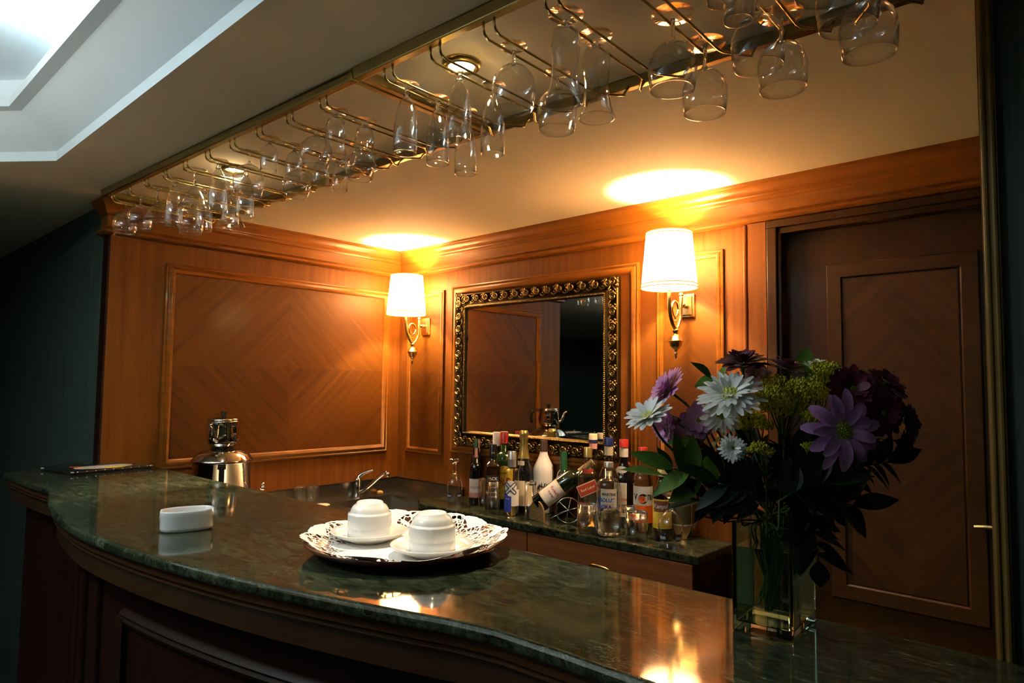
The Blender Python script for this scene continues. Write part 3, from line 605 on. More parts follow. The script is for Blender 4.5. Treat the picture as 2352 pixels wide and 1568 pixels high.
MREC = mat('cap_red', (0.42, 0.03, 0.02), 0.3); MDG = mat('dark_green_glass', (0.006, 0.014, 0.006), 0.03, coat=1); MDW = mat('dark_wine_glass', (0.006, 0.005, 0.006), 0.03, coat=1); MGG = mat('green_bottle_glass', (0.008, 0.05, 0.008), 0.03, coat=1); MDB = mat('dark_brown_glass', (0.02, 0.008, 0.004), 0.03, coat=1)
MGF = mat('gold_foil', (0.75, 0.58, 0.20), 0.3, 0.85); MGRC = mat('cap_green', (0.005, 0.06, 0.02), 0.35); MCAPW = mat('cap_white', (0.75, 0.73, 0.68), 0.4); MNAV = mat('cap_navy', (0.01, 0.02, 0.12), 0.35); MYC = mat('cap_pale_yellow', (0.6, 0.52, 0.2), 0.35, 0.4)
MLQ = mat('clear_spirit', (0.98, 0.99, 0.97), 0.0, trans=1, ior=1.33); MAM = mat('amber_spirit', (0.85, 0.45, 0.10), 0.0, trans=1, ior=1.33)

def face_of(x, y): return math.atan2(CAM.y-y, CAM.x-x)
def bottle_profile(H, R, zs, zn, rn, neck_top, shoulder='round'):
    p = [(0, 0.002), (R*0.86, 0.0), (R, 0.004), (R, zs)]
    n = 10
    for i in range(1, n+1):
        t = i/n
        if shoulder == 'round': r = rn+(R-rn)*math.sqrt(max(0, 1-t**2.0)) if t < 0.88 else rn+(R-rn)*math.sqrt(1-.88**2)*(1-t)/.12; z = zs+(zn-zs)*t
        elif shoulder == 'slope': r = rn+(R-rn)*(0.5+0.5*math.cos(PI*t)); z = zs+(zn-zs)*t
        else: a = t*PI/2; r = rn+(R-rn)*math.cos(a)**0.6; z = zs+(zn-zs)*math.sin(a)
        p.append((max(r, rn), z))
    return p+[(rn, neck_top), (0, neck_top)]
def bottle(name, label, px, y, ytop, R, fs, fn, rn, body, cap, shoulder='round', level=None, lq=None, sq=False, cat='bottle', H=None, x=None):
    P = onp(px, 1150, 1, y); X = P.x if x is None else x; H = H or onp(px, ytop, 1, y).z-ZK
    e = empty(name, (X, y, ZK+0.0006), 0, label, cat, 'bottles on the back worktop'); ct, cr, cm = cap
    pr = bottle_profile(H, R, fs*H, fn*H, rn, H-0.002 if cm is not MGF else H-0.004, shoulder)
    n = 40
    mb = MB().lathe(pr, n)
    if sq:   # square-shouldered section
        f = face_of(X, y)
        def sqv(v):
            r = math.hypot(v[0], v[1])
            if r < R*0.5: return v
            a = math.atan2(v[1], v[0])-f; k = (abs(math.cos(a))**5+abs(math.sin(a))**5)**(-1/5); k = 1+(k-1)*min(1, (r-R*0.5)/(R*0.4)); return (v[0]*k*0.93, v[1]*k*0.93, v[2])
        mb.v = [sqv(v) for v in mb.v]
    mb.build('glass_body', body, e, smooth=True)
    if level:
        q = [(0, 0.004), (R-0.004, 0.004)]+[(max(0.001, r-0.0035), z) for r, z in pr[2:-2] if z < level*H]
        r_l = q[-1][0]; q += [(r_l, level*H), (0, level*H)]
        m2 = MB().lathe(q, 32)
        if sq: m2.v = [sqv(v) for v in m2.v]
        m2.build('liquid', lq, e, smooth=True)
    MB().lathe([(0, H-ct), (cr*1.02, H-ct), (cr*1.02, H-ct+0.002), (cr, H-ct+0.003), (cr, H-0.002), (cr*0.93, H), (0, H)], 24).build('cap', cm, e, smooth=False, auto=40)
    return e, H, face_of(X, y), R

# wine, rose label
e, H, f, R = bottle('wine_bottle', 'small dark wine bottle with a white and pink label beside the stemmed beer glass', 1092, -.115, 1028, .0275, .55, .74, .0125, MDW, (0.028, .0135, MDW))
arcpatch(e, R+.0006, .030, .108, 1.25, f, MW); arcpatch(e, R+.0008, .030, .050, 1.25, f, MPK, 'label_foot'); text_on(e, 'DOLUCA', .0125, R+.001, .072, MBRN, f, bold=.0002); arcpatch(e, .0141, H-.040, H-.001, .45, f, MPK, 'tax_strip')
e, H, f, R = bottle('wine_bottle', 'dark wine bottle with a green foil top behind the rose label wine', 1094, -.042, 1008, .030, .56, .76, .0125, MDW, (0.055, .0138, MGRC))
arcpatch(e, R+.0006, .04, .12, 1.4, f, MW, da=-.5); arcpatch(e, .0143, H-.055, H-.001, .35, f, MPK, 'tax_strip', da=.8)
# whiskey, square bottle
e, H, f, R = bottle('whiskey_bottle', 'square dark whiskey bottle with a black screw cap and black label', 1131, -.138, 1020, .034, .66, .78, .014, MDB, (0.055, .0155, MBK), 'slope', sq=True)
q = MB(); fx = Vector((math.cos(f), math.sin(f), 0)); sx_ = Vector((-math.sin(f), math.cos(f), 0))
q.obox(fx*.0325+Vector((0, 0, .080)), fx*.0006, sx_*.026, (0, 0, .058)).build('label', MBKP, e)
def text_flat(parent, txt, size, dist, z, m, f, name='lettering', off=0, bold=0, rot=0, shear=0, sx=1.0):
    me = text_mesh(txt, size, bold, shear); a = Vector((math.cos(f), math.sin(f), 0)); b = Vector((-math.sin(f), math.cos(f), 0))
    for v in me.vertices:
        x, y = v.co.x*sx, v.co.y; x, y = x*math.cos(rot)-y*math.sin(rot), x*math.sin(rot)+y*math.cos(rot)
        v.co = a*dist+b*(x+off)+Vector((0, 0, z+y))
    return link(name, me, m, parent)
text_flat(e, 'JACK', .017, .0336, .124, MW, f, bold=.0004); text_flat(e, "DANIEL'S", .010, .0336, .108, MW, f, bold=.0003); text_flat(e, 'Old No.7', .009, .0336, .090, MW, f); text_flat(e, 'Tennessee', .009, .0336, .070, MW, f); text_flat(e, 'WHISKEY', .0085, .0336, .052, MW, f)
text_on(e, 'Jack', .009, .0158, H-.034, MW, f)
e, H, f, R = bottle('spirit_bottle', 'tall brown bottle with a white cap rising behind the yellow label whisky', 1139, -.040, 992, .033, .58, .74, .014, MDB, (0.058, .0165, MCAPW), 'slope')
# whisky, yellow label
e, H, f, R = bottle('whisky_bottle', 'green whisky bottle with a red cap and a bright yellow label', 1157, -.062, 992, .0395, .56, .74, .0145, MGG, (0.047, .0172, MREC), 'round')
arcpatch(e, R+.0006, .038, .158, 1.2, f, MYE, zr=lambda t, lo, hi: (lo, hi+(.013*math.sqrt(max(0, 1-(t/.45)**2)) if abs(t) < .45 else 0))); text_on(e, 'RARE', .012, R+.001, .140, MBKP, f, bold=.0002); text_on(e, 'J&B', .052, R+.001, .100, MRE, f, bold=.0012, sx=.9); arcpatch(e, R+.0008, .034, .037, 1.2, f, MYE, 'label_line')
text_on(e, '\u265B', .014, R+.001, .158, MBKP, f) if False else None
# clear bottle, blue half label
e, H, f, R = bottle('gin_bottle', 'clear straight bottle with a silver cap and a blue half label, front row', 1175, -.19, 1036, .0298, .68, .73, .0145, MTB, (0.032, .0172, MSIL), 'tight', level=.40, lq=MLQ)
MB().lathe([(.0165, H-.060), (.0165, H-.033)], 24).build('neck_sleeve', MSIL, e, smooth=True)
arcpatch(e, R+.0006, .018, .082, .60, f, MBL, da=-.62); arcpatch(e, R+.0006, .040, .102, .60, f, MW, 'back_label', da=.55)
kn = MB()
for a0 in (0, 1, 2, 3):   # four-way interlaced emblem made of rounded strokes
    c, s = math.cos(a0*PI/2+PI/4), math.sin(a0*PI/2+PI/4)
    for off in (-.0055, .0055):
        pts = []
        for i in range(9):
            t = .003+.020*i/8; u, v_ = c*t-s*off, s*t+c*off; aa = f-.15+u/R; pts.append((math.cos(aa)*(R+.0012), math.sin(aa)*(R+.0012), .108+v_))
        kn.tube(pts, .0016, 6)
    pts = []
    for i in range(9):
        t = -PI/2+PI*i/8; u0_, v0_ = .023+.0055*math.cos(t), .0055*math.sin(t); u, v_ = c*u0_-s*v0_, s*u0_+c*v0_; aa = f-.15+u/R; pts.append((math.cos(aa)*(R+.0012), math.sin(aa)*(R+.0012), .108+v_))
    kn.tube(pts, .0016, 6)
kn.build('emblem', MNB, e); arcpatch(e, R+.0007, .078, .138, .85, f, MW, 'emblem_ground', da=-.15, zr=lambda t, lo, hi: (.108-.030*math.sqrt(max(0, 1-t*t)), .108+.030*math.sqrt(max(0, 1-t*t))))
text_on(e, 'cin cin', .007, R+.0012, .068, MW, f, da=-.55)
# sparkling wine
e, H, f, R = bottle('sparkling_wine_bottle', 'dark sparkling wine bottle with a gold foil neck and a cream label', 1202, -.105, 989, .038, .42, .80, .0145, MDW, (0.01, .016, MGF), 'slope')
MB().lathe([(.0235, H*.66), (.0195, H*.73), (.0165, H*.80), (.0155, H-.040), (.0175, H-.036), (.0175, H-.030), (.0165, H-.024), (.0185, H-.018), (.0185, H-.008), (.013, H+.001), (0, H+.002)], 24).build('foil', MGF, e, smooth=True)
arcpatch(e, R+.0006, .030, .128, 1.2, f, MCR); arcpatch(e, R*.80, .188, .205, .5, f, MW, 'neck_badge', da=-.4)
# white coconut liqueur bottle
MWB = mat('white_bottle', (0.80, 0.78, 0.72), 0.18, coat=.5)
e, H, f, R = bottle('liqueur_bottle', 'opaque white liqueur bottle with a brown cap, palm tree and arched lettering', 1248, -.050, 1011, .0425, .56, .86, .0150, MWB, (0.044, .0164, mat('cap_dark_brown', (.04, .02, .012), .4)), 'slope')
for i, ch in enumerate('MALIBU'):
    t = (i-2.5)/2.5; text_on(e, ch, .021, R+.001, .112-.013*t*t, MBKP, f, bold=.0008, da=t*.55, rot=-t*.45)
pm = MB()
for i in range(9):
    a = PI*(.02+.96*i/8); L_ = .016; pts = []
    for k in range(5):
        t = k/4; u = -.001+math.cos(a)*L_*t; v_ = .092+math.sin(a)*L_*t*.8-.009*t*t; aa = f+u/R; pts.append((math.cos(aa)*(R+.001), math.sin(aa)*(R+.001), v_))
    pm.tube(pts, [.0012, .0016, .0015, .001, .0004], 5)
pm.tube([(math.cos(f+u/R)*(R+.001), math.sin(f+u/R)*(R+.001), z) for u, z in ((-.001, .092), (.001, .078), (0, .060))], .0011, 5)
pm.build('palm_print', MBKP, e); arcpatch(e, R+.0006, .052, .086, .34, f, MRE, 'sun_print', zr=lambda t, lo, hi: (.055, .060+.019*math.sqrt(max(0, 1-t*t)))); arcpatch(e, R+.0008, .025, .053, .7, f, P_('sea_print', (.5, .28, .2)), 'sea_print')
e, H, f, R = bottle('wine_bottle', 'dark green wine bottle with a green foil top behind the wine cradle', 1294, -.040, 1037, .030, .48, .72, .0135, MDG, (0.075, .0142, MGRC))
# whisky with slanted red label
e, H, f, R = bottle('whisky_bottle', 'clear whisky bottle with a slanted red label and gold cap', 1350, -.130, 1027, .0385, .62, .80, .0135, MTB, (0.036, .0150, MGF), 'slope', level=.16, lq=MAM, sq=True)
q = MB(); fx = Vector((math.cos(f), math.sin(f), 0)); sx_ = Vector((-math.sin(f), math.cos(f), 0)); up_ = Vector((0, 0, 1)); ca, sa = math.cos(.42), math.sin(.42)
q.obox(fx*.0366+up_*.138, fx*.0004, (sx_*ca+up_*sa)*.036, (up_*ca-sx_*sa)*.021).build('label', MCR, e); MB().obox(fx*.0371+up_*.138, fx*.0004, (sx_*ca+up_*sa)*.034, (up_*ca-sx_*sa)*.018).build('label_field', MRE, e)
text_flat(e, 'Red Label', .0135, .0378, .138, MCR, f, rot=.42, bold=.0002); arcpatch(e, .0300, .190, .207, .7, f, MRE, 'neck_label')
e, H, f, R = bottle('vermouth_bottle', 'clear bottle with a cream and navy cap behind the red label whisky', 1362, -.042, 996, .0365, .58, .76, .0140, MTB, (0.022, .0165, MCR), 'slope', level=.5, lq=MLQ)
MB().lathe([(.0168, H-.032), (.0168, H-.0225)], 24).build('cap_band', MNAV, e); MB().lathe([(.0155, H-.056), (.0155, H-.036)], 24).build('neck_sleeve', MPK, e)
e, H, f, R = bottle('vermouth_bottle', 'clear vermouth bottle with a blue cap right behind the round shouldered vodka', 1398, -.125, 1005, .0355, .56, .76, .0140, MTB, (0.028, .0165, MNAV), 'slope', level=.42, lq=MLQ)
MB().lathe([(.0155, H-.062), (.0155, H-.030)], 24).build('neck_sleeve', MCR, e); arcpatch(e, R+.0006, .05, .145, .9, f, MW); text_on(e, 'MARTINI', .013, R+.001, .126, MBKP, f, bold=.0003); arcpatch(e, .024, .188, .207, .5, f, MW, 'oval_label'); text_on(e, 'BIANCO', .010, R+.001, .090, MRE, f)
e, H, f, R = bottle('vermouth_bottle', 'very dark vermouth bottle with a red cap and white octagonal label', 1433, -.045, 1009, .0375, .52, .76, .0145, MDW, (0.028, .0170, MREC), 'slope')
MB().lathe([(.0160, H-.063), (.0158, H-.029)], 24).build('neck_sleeve', MW, e); arcpatch(e, R+.0006, .040, .160, .72, f, MW, da=-.45); arcpatch(e, R+.0007, .046, .154, .60, f, P_('label_ivory', (.62, .55, .42)), 'label_field', da=-.45)
text_on(e, 'MARTINI', .0135, R+.001, .100, MRE, f, da=-.4, bold=.0003); text_on(e, 'ROSSO', .010, R+.001, .080, MBKP, f, da=-.4); arcpatch(e, .0305, .193, .218, .75, f, MW, 'oval_label', da=-.3, zr=lambda t, lo, hi: (.2055-.0125*math.sqrt(max(0, 1-t*t)), .2055+.0125*math.sqrt(max(0, 1-t*t)))); text_on(e, 'MARTINI', .008, .0309, .206, MRE, f, da=-.3)
# round shouldered vodka
e, H, f, R = bottle('vodka_bottle', 'round shouldered clear vodka bottle with blue lettering and a silver cap, front row', 1398, -.203, 1061, .0415, .60, .78, .0135, MTB, (0.017, .0165, MSIL), 'tight', level=.36, lq=MLQ)
text_on(e, 'ABSOLUT', .0165, R+.001, .122, MBL, f, bold=.0007, da=-.35); text_on(e, 'VODKA', .0165, R+.001, .100, MBL, f, bold=.0007, da=-.45)
MB().lathe([(.0395, .006), (.0395, .014), (0, .010)], 32).build('thick_base', MSG, e, smooth=True)
text_on(e, 'Country of Sweden', .007, R+.001, .084, MSIL, f, da=-.35)
# orange label vodka
e, H, f, R = bottle('vodka_bottle', 'clear vodka bottle with a red cap and a bold white and orange label', 1477, -.072, 1027, .0345, .60, .82, .0140, MTB, (0.038, .0158, MREC), 'slope', level=.72, lq=MLQ)
arcpatch(e, R+.0006, .035, .160, 1.25, f, MW); arcpatch(e, R+.0008, .035, .095, 1.25, f, MOR, 'label_foot')
ring = MB()
for i in range(25):
    pass
def disc_on(parent, R, zc, rad, f, m, name, da=0, hole=0):
    mb = MB(); vs = []; n = 28
    for i in range(n):
        t = 2*PI*i/n
        for rr in (hole*rad, rad): a = f+da+math.cos(t)*rr/R; vs.append((R*math.cos(a), R*math.sin(a), zc+math.sin(t)*rr))
    mb.add(vs, [(2*i, 2*((i+1) % n), 2*((i+1) % n)+1, 2*i+1) for i in range(n)]); return mb.build(name, m, parent)
disc_on(e, R+.0010, .118, .0185, f, MBKP, 'emblem'); disc_on(e, R+.0012, .1165, .0125, f, MOR, 'emblem_core', da=-.10); disc_on(e, R+.0013, .118, .0190, f, MW, 'emblem_ring', hole=.90)
text_on(e, 'V', .030, R+.0014, .122, MBKP, f, bold=.0010, da=-.80, sx=.8); text_on(e, 'TKA', .026, R+.0014, .122, MBKP, f, bold=.0008, da=.85, sx=.62)
# brandy
e, H, f, R = bottle('brandy_bottle', 'brown brandy bottle with a pale yellow cap, brown badge and yellow label', 1521, -.128, 1070, .0325, .62, .84, .0130, MDB, (0.034, .0150, MYC), 'slope')
arcpatch(e, R+.0006, .040, .135, 1.2, f, MYE); arcpatch(e, R+.0008, .094, .130, .85, f, MBRN, 'label_badge', da=-.1); text_on(e, 'Kanyak', .019, R+.001, .112, MW, f, bold=.0005, da=-.1)
for k in range(6): text_on(e, 'Kanyak nefis', .0055, R+.001, .086-.0075*k, MBRN, f)
e, H, f, R = bottle('raki_bottle', 'clear bottle with a cream cap standing behind the leaves at the worktop end', 1566, -.060, 1033, .0365, .66, .82, .0145, MTB, (0.034, .0155, MCR), 'slope', level=.5, lq=MLQ)
arcpatch(e, R+.0006, .045, .150, 1.1, f, MW); arcpatch(e, R+.0008, .050, .118, 1.0, f, P_('label_olive', (.10, .085, .03)), 'label_field'); arcpatch(e, R+.0009, .110, .126, .9, f, MBKP, 'mountain_print', zr=lambda t, lo, hi: (lo, hi-.012*abs(math.sin(t*9))))

# tumblers and stemmed glasses on the worktop
def tumbler(px, y, ytop, R, R2, base, label, name='tumbler'):
    P = onp(px, 1150, 1, y); H = onp(px, ytop, 1, y).z-ZK
    o = empty(name, (P.x, y, ZK+0.0006), 0, label, 'glass', 'glasses on the back worktop')
    MB().lathe([(R, 0), (R2, H), (R2-.0015, H-.001), (R-.0015, 0.0)], 36).build('wall', MTG, o, smooth=True)
    MB().lathe([(0, H-.003), (R2-.006, H-.002), (R2-.002, H), (R2-.0008, H-.003), (R2-.002, H-base), (R2*.55, H-base-.002), (0, H-base)], 36).build('heavy_base', MSG, o, smooth=True)
    return o
tumbler(1113, -.190, 1098, .0265, .0245, .012, 'tall clear tumbler upside down, leftmost, before the square whiskey bottle', 'highball_glass')
tumbler(1134, -.228, 1106, .0245, .0235, .012, 'tall clear tumbler upside down at the worktop edge before the yellow label', 'highball_glass')
tumbler(1219, -.155, 1106, .0235, .0245, .012, 'tall clear tumbler upside down between the cream label and white bottle', 'highball_glass')
tumbler(1349, -.222, 1157, .0375, .034, .022, 'short clear tumbler upside down in front of the slanted red label')
tumbler(1462, -.205, 1175, .0370, .036, .022, 'short clear tumbler upside down in front of the orange label vodka')
tumbler(1440, -.143, 1162, .0320, .031, .020, 'short clear tumbler upside down, half hidden behind the front vodka')
def beer_glass(px, y, ytop, sc, label, ref=None):
    P = onp(px, 1150, 1, y); H = onp(px, ytop, 1, y).z-ZK; k = H/0.188
    e = empty('beer_glass', (P.x, y, ZK+0.0006), 0, label, 'glass', 'stemmed beer glasses on the back worktop'); f = face_of(P.x, y)
    pr = [(.0262, 0), (.0285, .018), (.0325, .045), (.0350, .062), (.0345, .078), (.030, .096), (.022, .112), (.013, .124), (.005, .128)]
    pr = [(r*sc, z*k) for r, z in pr]; MB().lathe(pr+[(max(.001, r-.0012), z) for r, z in pr[::-1]], 40).build('bowl', MTG, e, smooth=True)
    pf = [(0, .124), (.008, .125), (.008, .132), (.0068, .150), (.0075, .165), (.012, .174), (.025, .1825), (.027, .187), (.026, .188), (0, .1875)]
    MB().lathe([(r*sc, z*k) for r, z in pf], 28).build('stem_and_foot', MSG, e, smooth=True)
    for da in (-.75, .75):
        disc = MB(); vs = []; n = 24; Rr = .0330*sc
        Rz = lambda z: (.0262+(z/k-.0)*.145)*sc+.0006
        for i in range(n): t = 2*PI*i/n; z = .036*k+math.sin(t)*.0115; a = f+da+math.cos(t)*.015/Rr; r = Rz(z); vs.append((r*math.cos(a), r*math.sin(a), z))
        disc.add(vs, [tuple(range(n))]).build('badge', MNAV, e)
        me = text_mesh('EFES', .0115, .0004)
        for v in me.vertices: x_, y_ = -v.co.x, -v.co.y; z = .035*k+y_; a = f+da+x_/Rr; r = Rz(z)+.0008; v.co = Vector((r*math.cos(a), r*math.sin(a), z))
        link('lettering', me, MW, e)
    return e
beer_glass(1043, -.165, 1053, 1.0, 'stemmed beer glass upside down, alone at the left end of the worktop')
beer_glass(1540, -.195, 1131, 1.14, 'stemmed beer glass upside down at the front right end of the worktop')

# reclining wine in a wicker and wire cradle
B0 = Vector((1.085, -.178, .960)); ax = Vector((.60, .44, .58)).normalized()
qr = ax.to_track_quat('Z', 'Y')
wbt = empty('wine_bottle', B0, 0, 'dark wine bottle with a cream label lying tilted in the wicker cradle', 'bottle', 'bottles on the back worktop'); wbt.rotation_mode = 'QUATERNION'; wbt.rotation_quaternion = qr
MB().lathe(bottle_profile(.27, .036, .150, .195, .0135, .268), 40).build('glass_body', MDG, wbt, smooth=True)
MB().lathe([(.0142, .205), (.0142, .262), (.0155, .264), (.0155, .270), (0, .270)], 24).build('foil', P_('wine_foil', (.18, .12, .05), .4), wbt, smooth=True)
vl = qr.inverted() @ (CAM-B0); fl = math.atan2(vl.y, vl.x)
arcpatch(wbt, .0366, .035, .118, 1.15, fl, MCR); arcpatch(wbt, .0368, .040, .113, 1.05, fl, MW, 'label_field')
def text_wrap_axis(parent, txt, size, R, z, m, f):
    me = text_mesh(txt, size, .0002)
    for v in me.vertices: a = f+v.co.x/R; v.co = Vector((R*math.cos(a), R*math.sin(a), z+v.co.y))
    return link('lettering', me, m, parent)
text_wrap_axis(wbt, 'Kalecik', .016, .0371, .090, MRE, fl); text_wrap_axis(wbt, 'Karasi', .012, .0371, .072, MBRN, fl)
def wicker():
    m, nt, b = newmat('wicker'); L = nt.links; tc = N(nt, 'ShaderNodeTexCoord'); wv = N(nt, 'ShaderNodeTexWave'); wv.inputs['Scale'].default_value = 60; wv.inputs['Distortion'].default_value = 1.0; wv.bands_direction = 'Z'; L.new(tc.outputs['Object'], wv.inputs[0])
    L.new(ramp(nt, wv.outputs['Fac'], [(.2, (.16, .08, .02)), (.8, (.48, .30, .10))]), b.inputs['Base Color']); b.inputs['Roughness'].default_value = .6; return m
MWK = wicker(); cr = empty('wine_cradle', (1.143, -.168, ZK+.001), 0, 'wine cradle of woven wicker with a chrome wire wheel, holding the tilted bottle', 'wine cradle')
cn = Vector((.66, -.10, .0)).normalized(); cn = Vector((.80, -.60, 0)); sd2 = Vector((.60, .80, 0))
wk = MB(); cc = Vector((-.040, -.0300, 0))
wu = Vector((.78, -.10, 0)).normalized(); nn = Vector((.10, .78, 0)).normalized()
for k in range(13):      # upright canes of the end board
    t = -1+2*k/12; hgt = .030+.040*math.sqrt(max(0, 1-t*t*.96)); p = cc+wu*(t*.036)
    wk.tube([p, p+Vector((0, 0, hgt))], .0022, 6)
for k in range(12):
    z = .004+.0052*k; ww = .036*math.sqrt(max(.02, 1-max(0, (z-.03)/.040)**2)); pts = []
    for i in range(13): t = -1+2*i/12; pts.append(cc+wu*(t*ww)+nn*(.0016*math.cos(PI*12*(t*ww/.036+1)/2+k*PI))+Vector((0, 0, z)))
    wk.tube(pts, .0022, 5)
pts = [cc+wu*(.038*math.cos(a))+Vector((0, 0, .030+.042*math.sin(a))) for a in [PI*i/16 for i in range(17)]]
wk.tube([cc+wu*.038+Vector((0, 0, .001))]+pts+[cc-wu*.038+Vector((0, 0, .001))], .0032, 6); wk.build('wicker_end', MWK, cr)
ww_ = MB(); wc = Vector((.075, .012, .048)); wr = .046
pl1 = Vector((.80, .60, 0)).normalized()
ww_.tube([wc+pl1*(wr*math.cos(a))+Vector((0, 0, wr*math.sin(a))) for a in [2*PI*i/36 for i in range(37)]], .0018, 6)
for a in (0.3, 1.35, 2.4): v = pl1*math.cos(a)+Vector((0, 0, math.sin(a))); ww_.tube([wc-v*wr, wc+v*wr], .0015, 6)
ww_.ball(wc, .004); ww_.tube([cc+wu*.036+Vector((0, 0, .004)), wc], .002, 6); ww_.build('wire_wheel', MCH, cr, smooth=True)

# ------------------------------------------------------------------ things on the bar
vd = (Vector((1.26, -1.54, 0))-Vector((CAM.x, CAM.y, 0))).normalized()
ash = empty('ashtray', (1.272, -1.545, ZB+.0004), math.atan2(vd.x, -vd.y)+.10, 'oval white porcelain ashtray on the left part of the bar', 'ashtray')
mb = MB(); n = 72; prof = [(0, .0), (.90, .0), (.965, .002), (.985, .008), (.985, .029), (1.0, .032), (1.0, .040), (.985, .043), (.945, .043), (.925, .040), (.90, .012), (.80, .007), (0, .006)]
vs = []; fs = []
for r, z in prof:
    for i in range(n):
        a = 2*PI*i/n; zz = z
        for nc in (PI*.87, PI*1.93):
            dlt = abs((a-nc+PI) % (2*PI)-PI)
            if z > .030 and dlt < .17: zz = z-(.010)*math.sqrt(max(0, 1-(dlt/.17)**2))
        se = (abs(math.cos(a))**2.6+abs(math.sin(a))**2.6)**(-1/2.6); vs.append((.0525*r*math.cos(a)*se, .034*r*math.sin(a)*se, zz))
for j in range(len(prof)-1):
    for i in range(n): fs.append((j*n+i, j*n+(i+1) % n, (j+1)*n+(i+1) % n, (j+1)*n+i))
mb.add(vs, fs).build('body', MWH_, ash, smooth=True)
# tray, doily, saucers, cups
TC = Vector((1.735, -1.325, ZB))
ty = empty('serving_tray', TC+Vector((0, 0, .0004)), 0, 'round brown lacquered tray under the lace paper doily', 'tray')
MB().lathe([(0, 0), (.130, 0), (.155, .005), (.180, .016), (.1875, .022), (.188, .0245), (.184, .0245), (.176, .018), (.152, .0075), (.128, .003), (0, .003)], 72).build('dish', mat('brown_lacquer', (.13, .035, .014), .3, coat=.4), ty, smooth=True)
def doily_mat():
    m, nt, b = newmat('lace_paper'); L = nt.links; b.inputs['Base Color'].default_value = (.85, .83, .78, 1); b.inputs['Roughness'].default_value = .8
    b.inputs['Subsurface Weight'].default_value = 0
    tc = N(nt, 'ShaderNodeTexCoord'); uv = N(nt, 'ShaderNodeUVMap'); sp = N(nt, 'ShaderNodeSeparateXYZ'); L.new(uv.outputs[0], sp.inputs[0])
    A_, Rr = sp.outputs[0], sp.outputs[1]     # angle (turns), radius (0..1)
    vo = N(nt, 'ShaderNodeTexVoronoi', feature='DISTANCE_TO_EDGE'); vo.inputs['Scale'].default_value = 1.0
    cb = N(nt, 'ShaderNodeCombineXYZ'); L.new(math_(nt, 'MULTIPLY', A_, 96.0), cb.inputs[0]); L.new(math_(nt, 'MULTIPLY', Rr, 19.0), cb.inputs[1]); L.new(cb.outputs[0], vo.inputs['Vector'])
    hole = math_(nt, 'GREATER_THAN', vo.outputs['Distance'], 0.10)
    wob = math_(nt, 'MULTIPLY', math_(nt, 'ABSOLUTE', math_(nt, 'SINE', math_(nt, 'MULTIPLY', A_, 2*PI*6))), 0.16)
    rr = math_(nt, 'SUBTRACT', Rr, wob)
    band = math_(nt, 'MULTIPLY', math_(nt, 'GREATER_THAN', rr, 0.56), math_(nt, 'LESS_THAN', rr, 0.82))
    al = math_(nt, 'SUBTRACT', 1.0, math_(nt, 'MULTIPLY', hole, band)); L.new(al, b.inputs['Alpha']); return m
dmb = MB(); n = 180; rings = 26; vs = []; fs = []; uvs = []
def dz_(r, a):
    pts = [(0, .0), (.128, .0), (.152, .0048), (.176, .0155), (.184, .0225), (.205, .0275)]
    for (r1, z1), (r2, z2) in zip(pts, pts[1:]):
        if r <= r2: z = z1+(z2-z1)*(r-r1)/(r2-r1); break
    else: z = .0275
    if r > .150: z += (r-.150)/.05*(.004+.0045*math.sin(a*3+.6)+.0035*math.sin(a*7+2))
    return z
for j in range(rings+1):
    for i in range(n):
        a = 2*PI*i/n; rm = .189+.0055*abs(math.sin(a*9))+.002*abs(math.sin(a*36)); r = rm*j/rings
        lift = 1.0
        vs.append((r*math.cos(a), r*math.sin(a), dz_(r, a)+.0045)); uvs.append((i/n, j/rings))
for j in range(rings):
    for i in range(n): fs.append((j*n+i, j*n+(i+1) % n, (j+1)*n+(i+1) % n, (j+1)*n+i))
me = bpy.data.meshes.new('lace_doily'); me.from_pydata(vs, [], fs); ul = me.uv_layers.new(name='uv')
for p in me.polygons:
    ks = [me.loops[l].vertex_index for l in p.loop_indices]; mxu = max(uvs[k][0] for k in ks)
    for l in p.loop_indices:
        u, v = uvs[me.loops[l].vertex_index]; ul.data[l].uv = (u+1 if mxu > .9 and u < .1 else u, v)
do = link('lace_doily', me, doily_mat(), smooth=True); do.location = TC+Vector((0, 0, .0004)); tag(do, 'white lace paper doily with scalloped edge lying on the round tray', 'doily')
def saucer():
    e = empty('saucer'); MB().lathe([(0, .002), (.034, .002), (.036, 0), (.040, 0), (.044, .003), (.062, .010), (.074, .0175), (.0755, .0195), (.074, .0205), (.062, .0145), (.046, .0085), (.036, .0075), (0, .0075)], 56).build('dish', MWH_, e, smooth=True); return e
def cup():
    e = empty('coffee_cup')
    zk = .93; pr = [(.0405, 0), (.0425, .001), (.0428, .020), (.0422, .0215), (.0426, .023), (.0423, .047), (.0415, .0495), (.0385, .0505), (.0375, .053), (.0365, .058), (.032, .065), (.0265, .069), (.0255, .072), (.0240, .0728), (.0225, .072), (.0215, .0695), (0, .0695)]
    MB().lathe([(r, z*zk) for r, z in pr+[(0, .066), (.030, .060), (.0385, .046), (.0390, .001), (.0405, 0)]], 56).build('body', MWH_, e, smooth=True)
    MB().tube(crv([(.0415, 0, .012), (.054, 0, .010), (.062, 0, .022), (.060, 0, .036), (.0415, 0, .042)], 5), .0042, 8).build('handle', MWH_, e, smooth=True); return e
sa, cu = saucer(), cup(); zsa = ZB+.0058
c1 = onp(850, 1240, 2, ZB+.014); c2 = onp(990, 1268, 2, ZB+.014)
c1 = onp(848, 1230, 2, zsa+.008); c2 = onp(992, 1262, 2, zsa+.008)
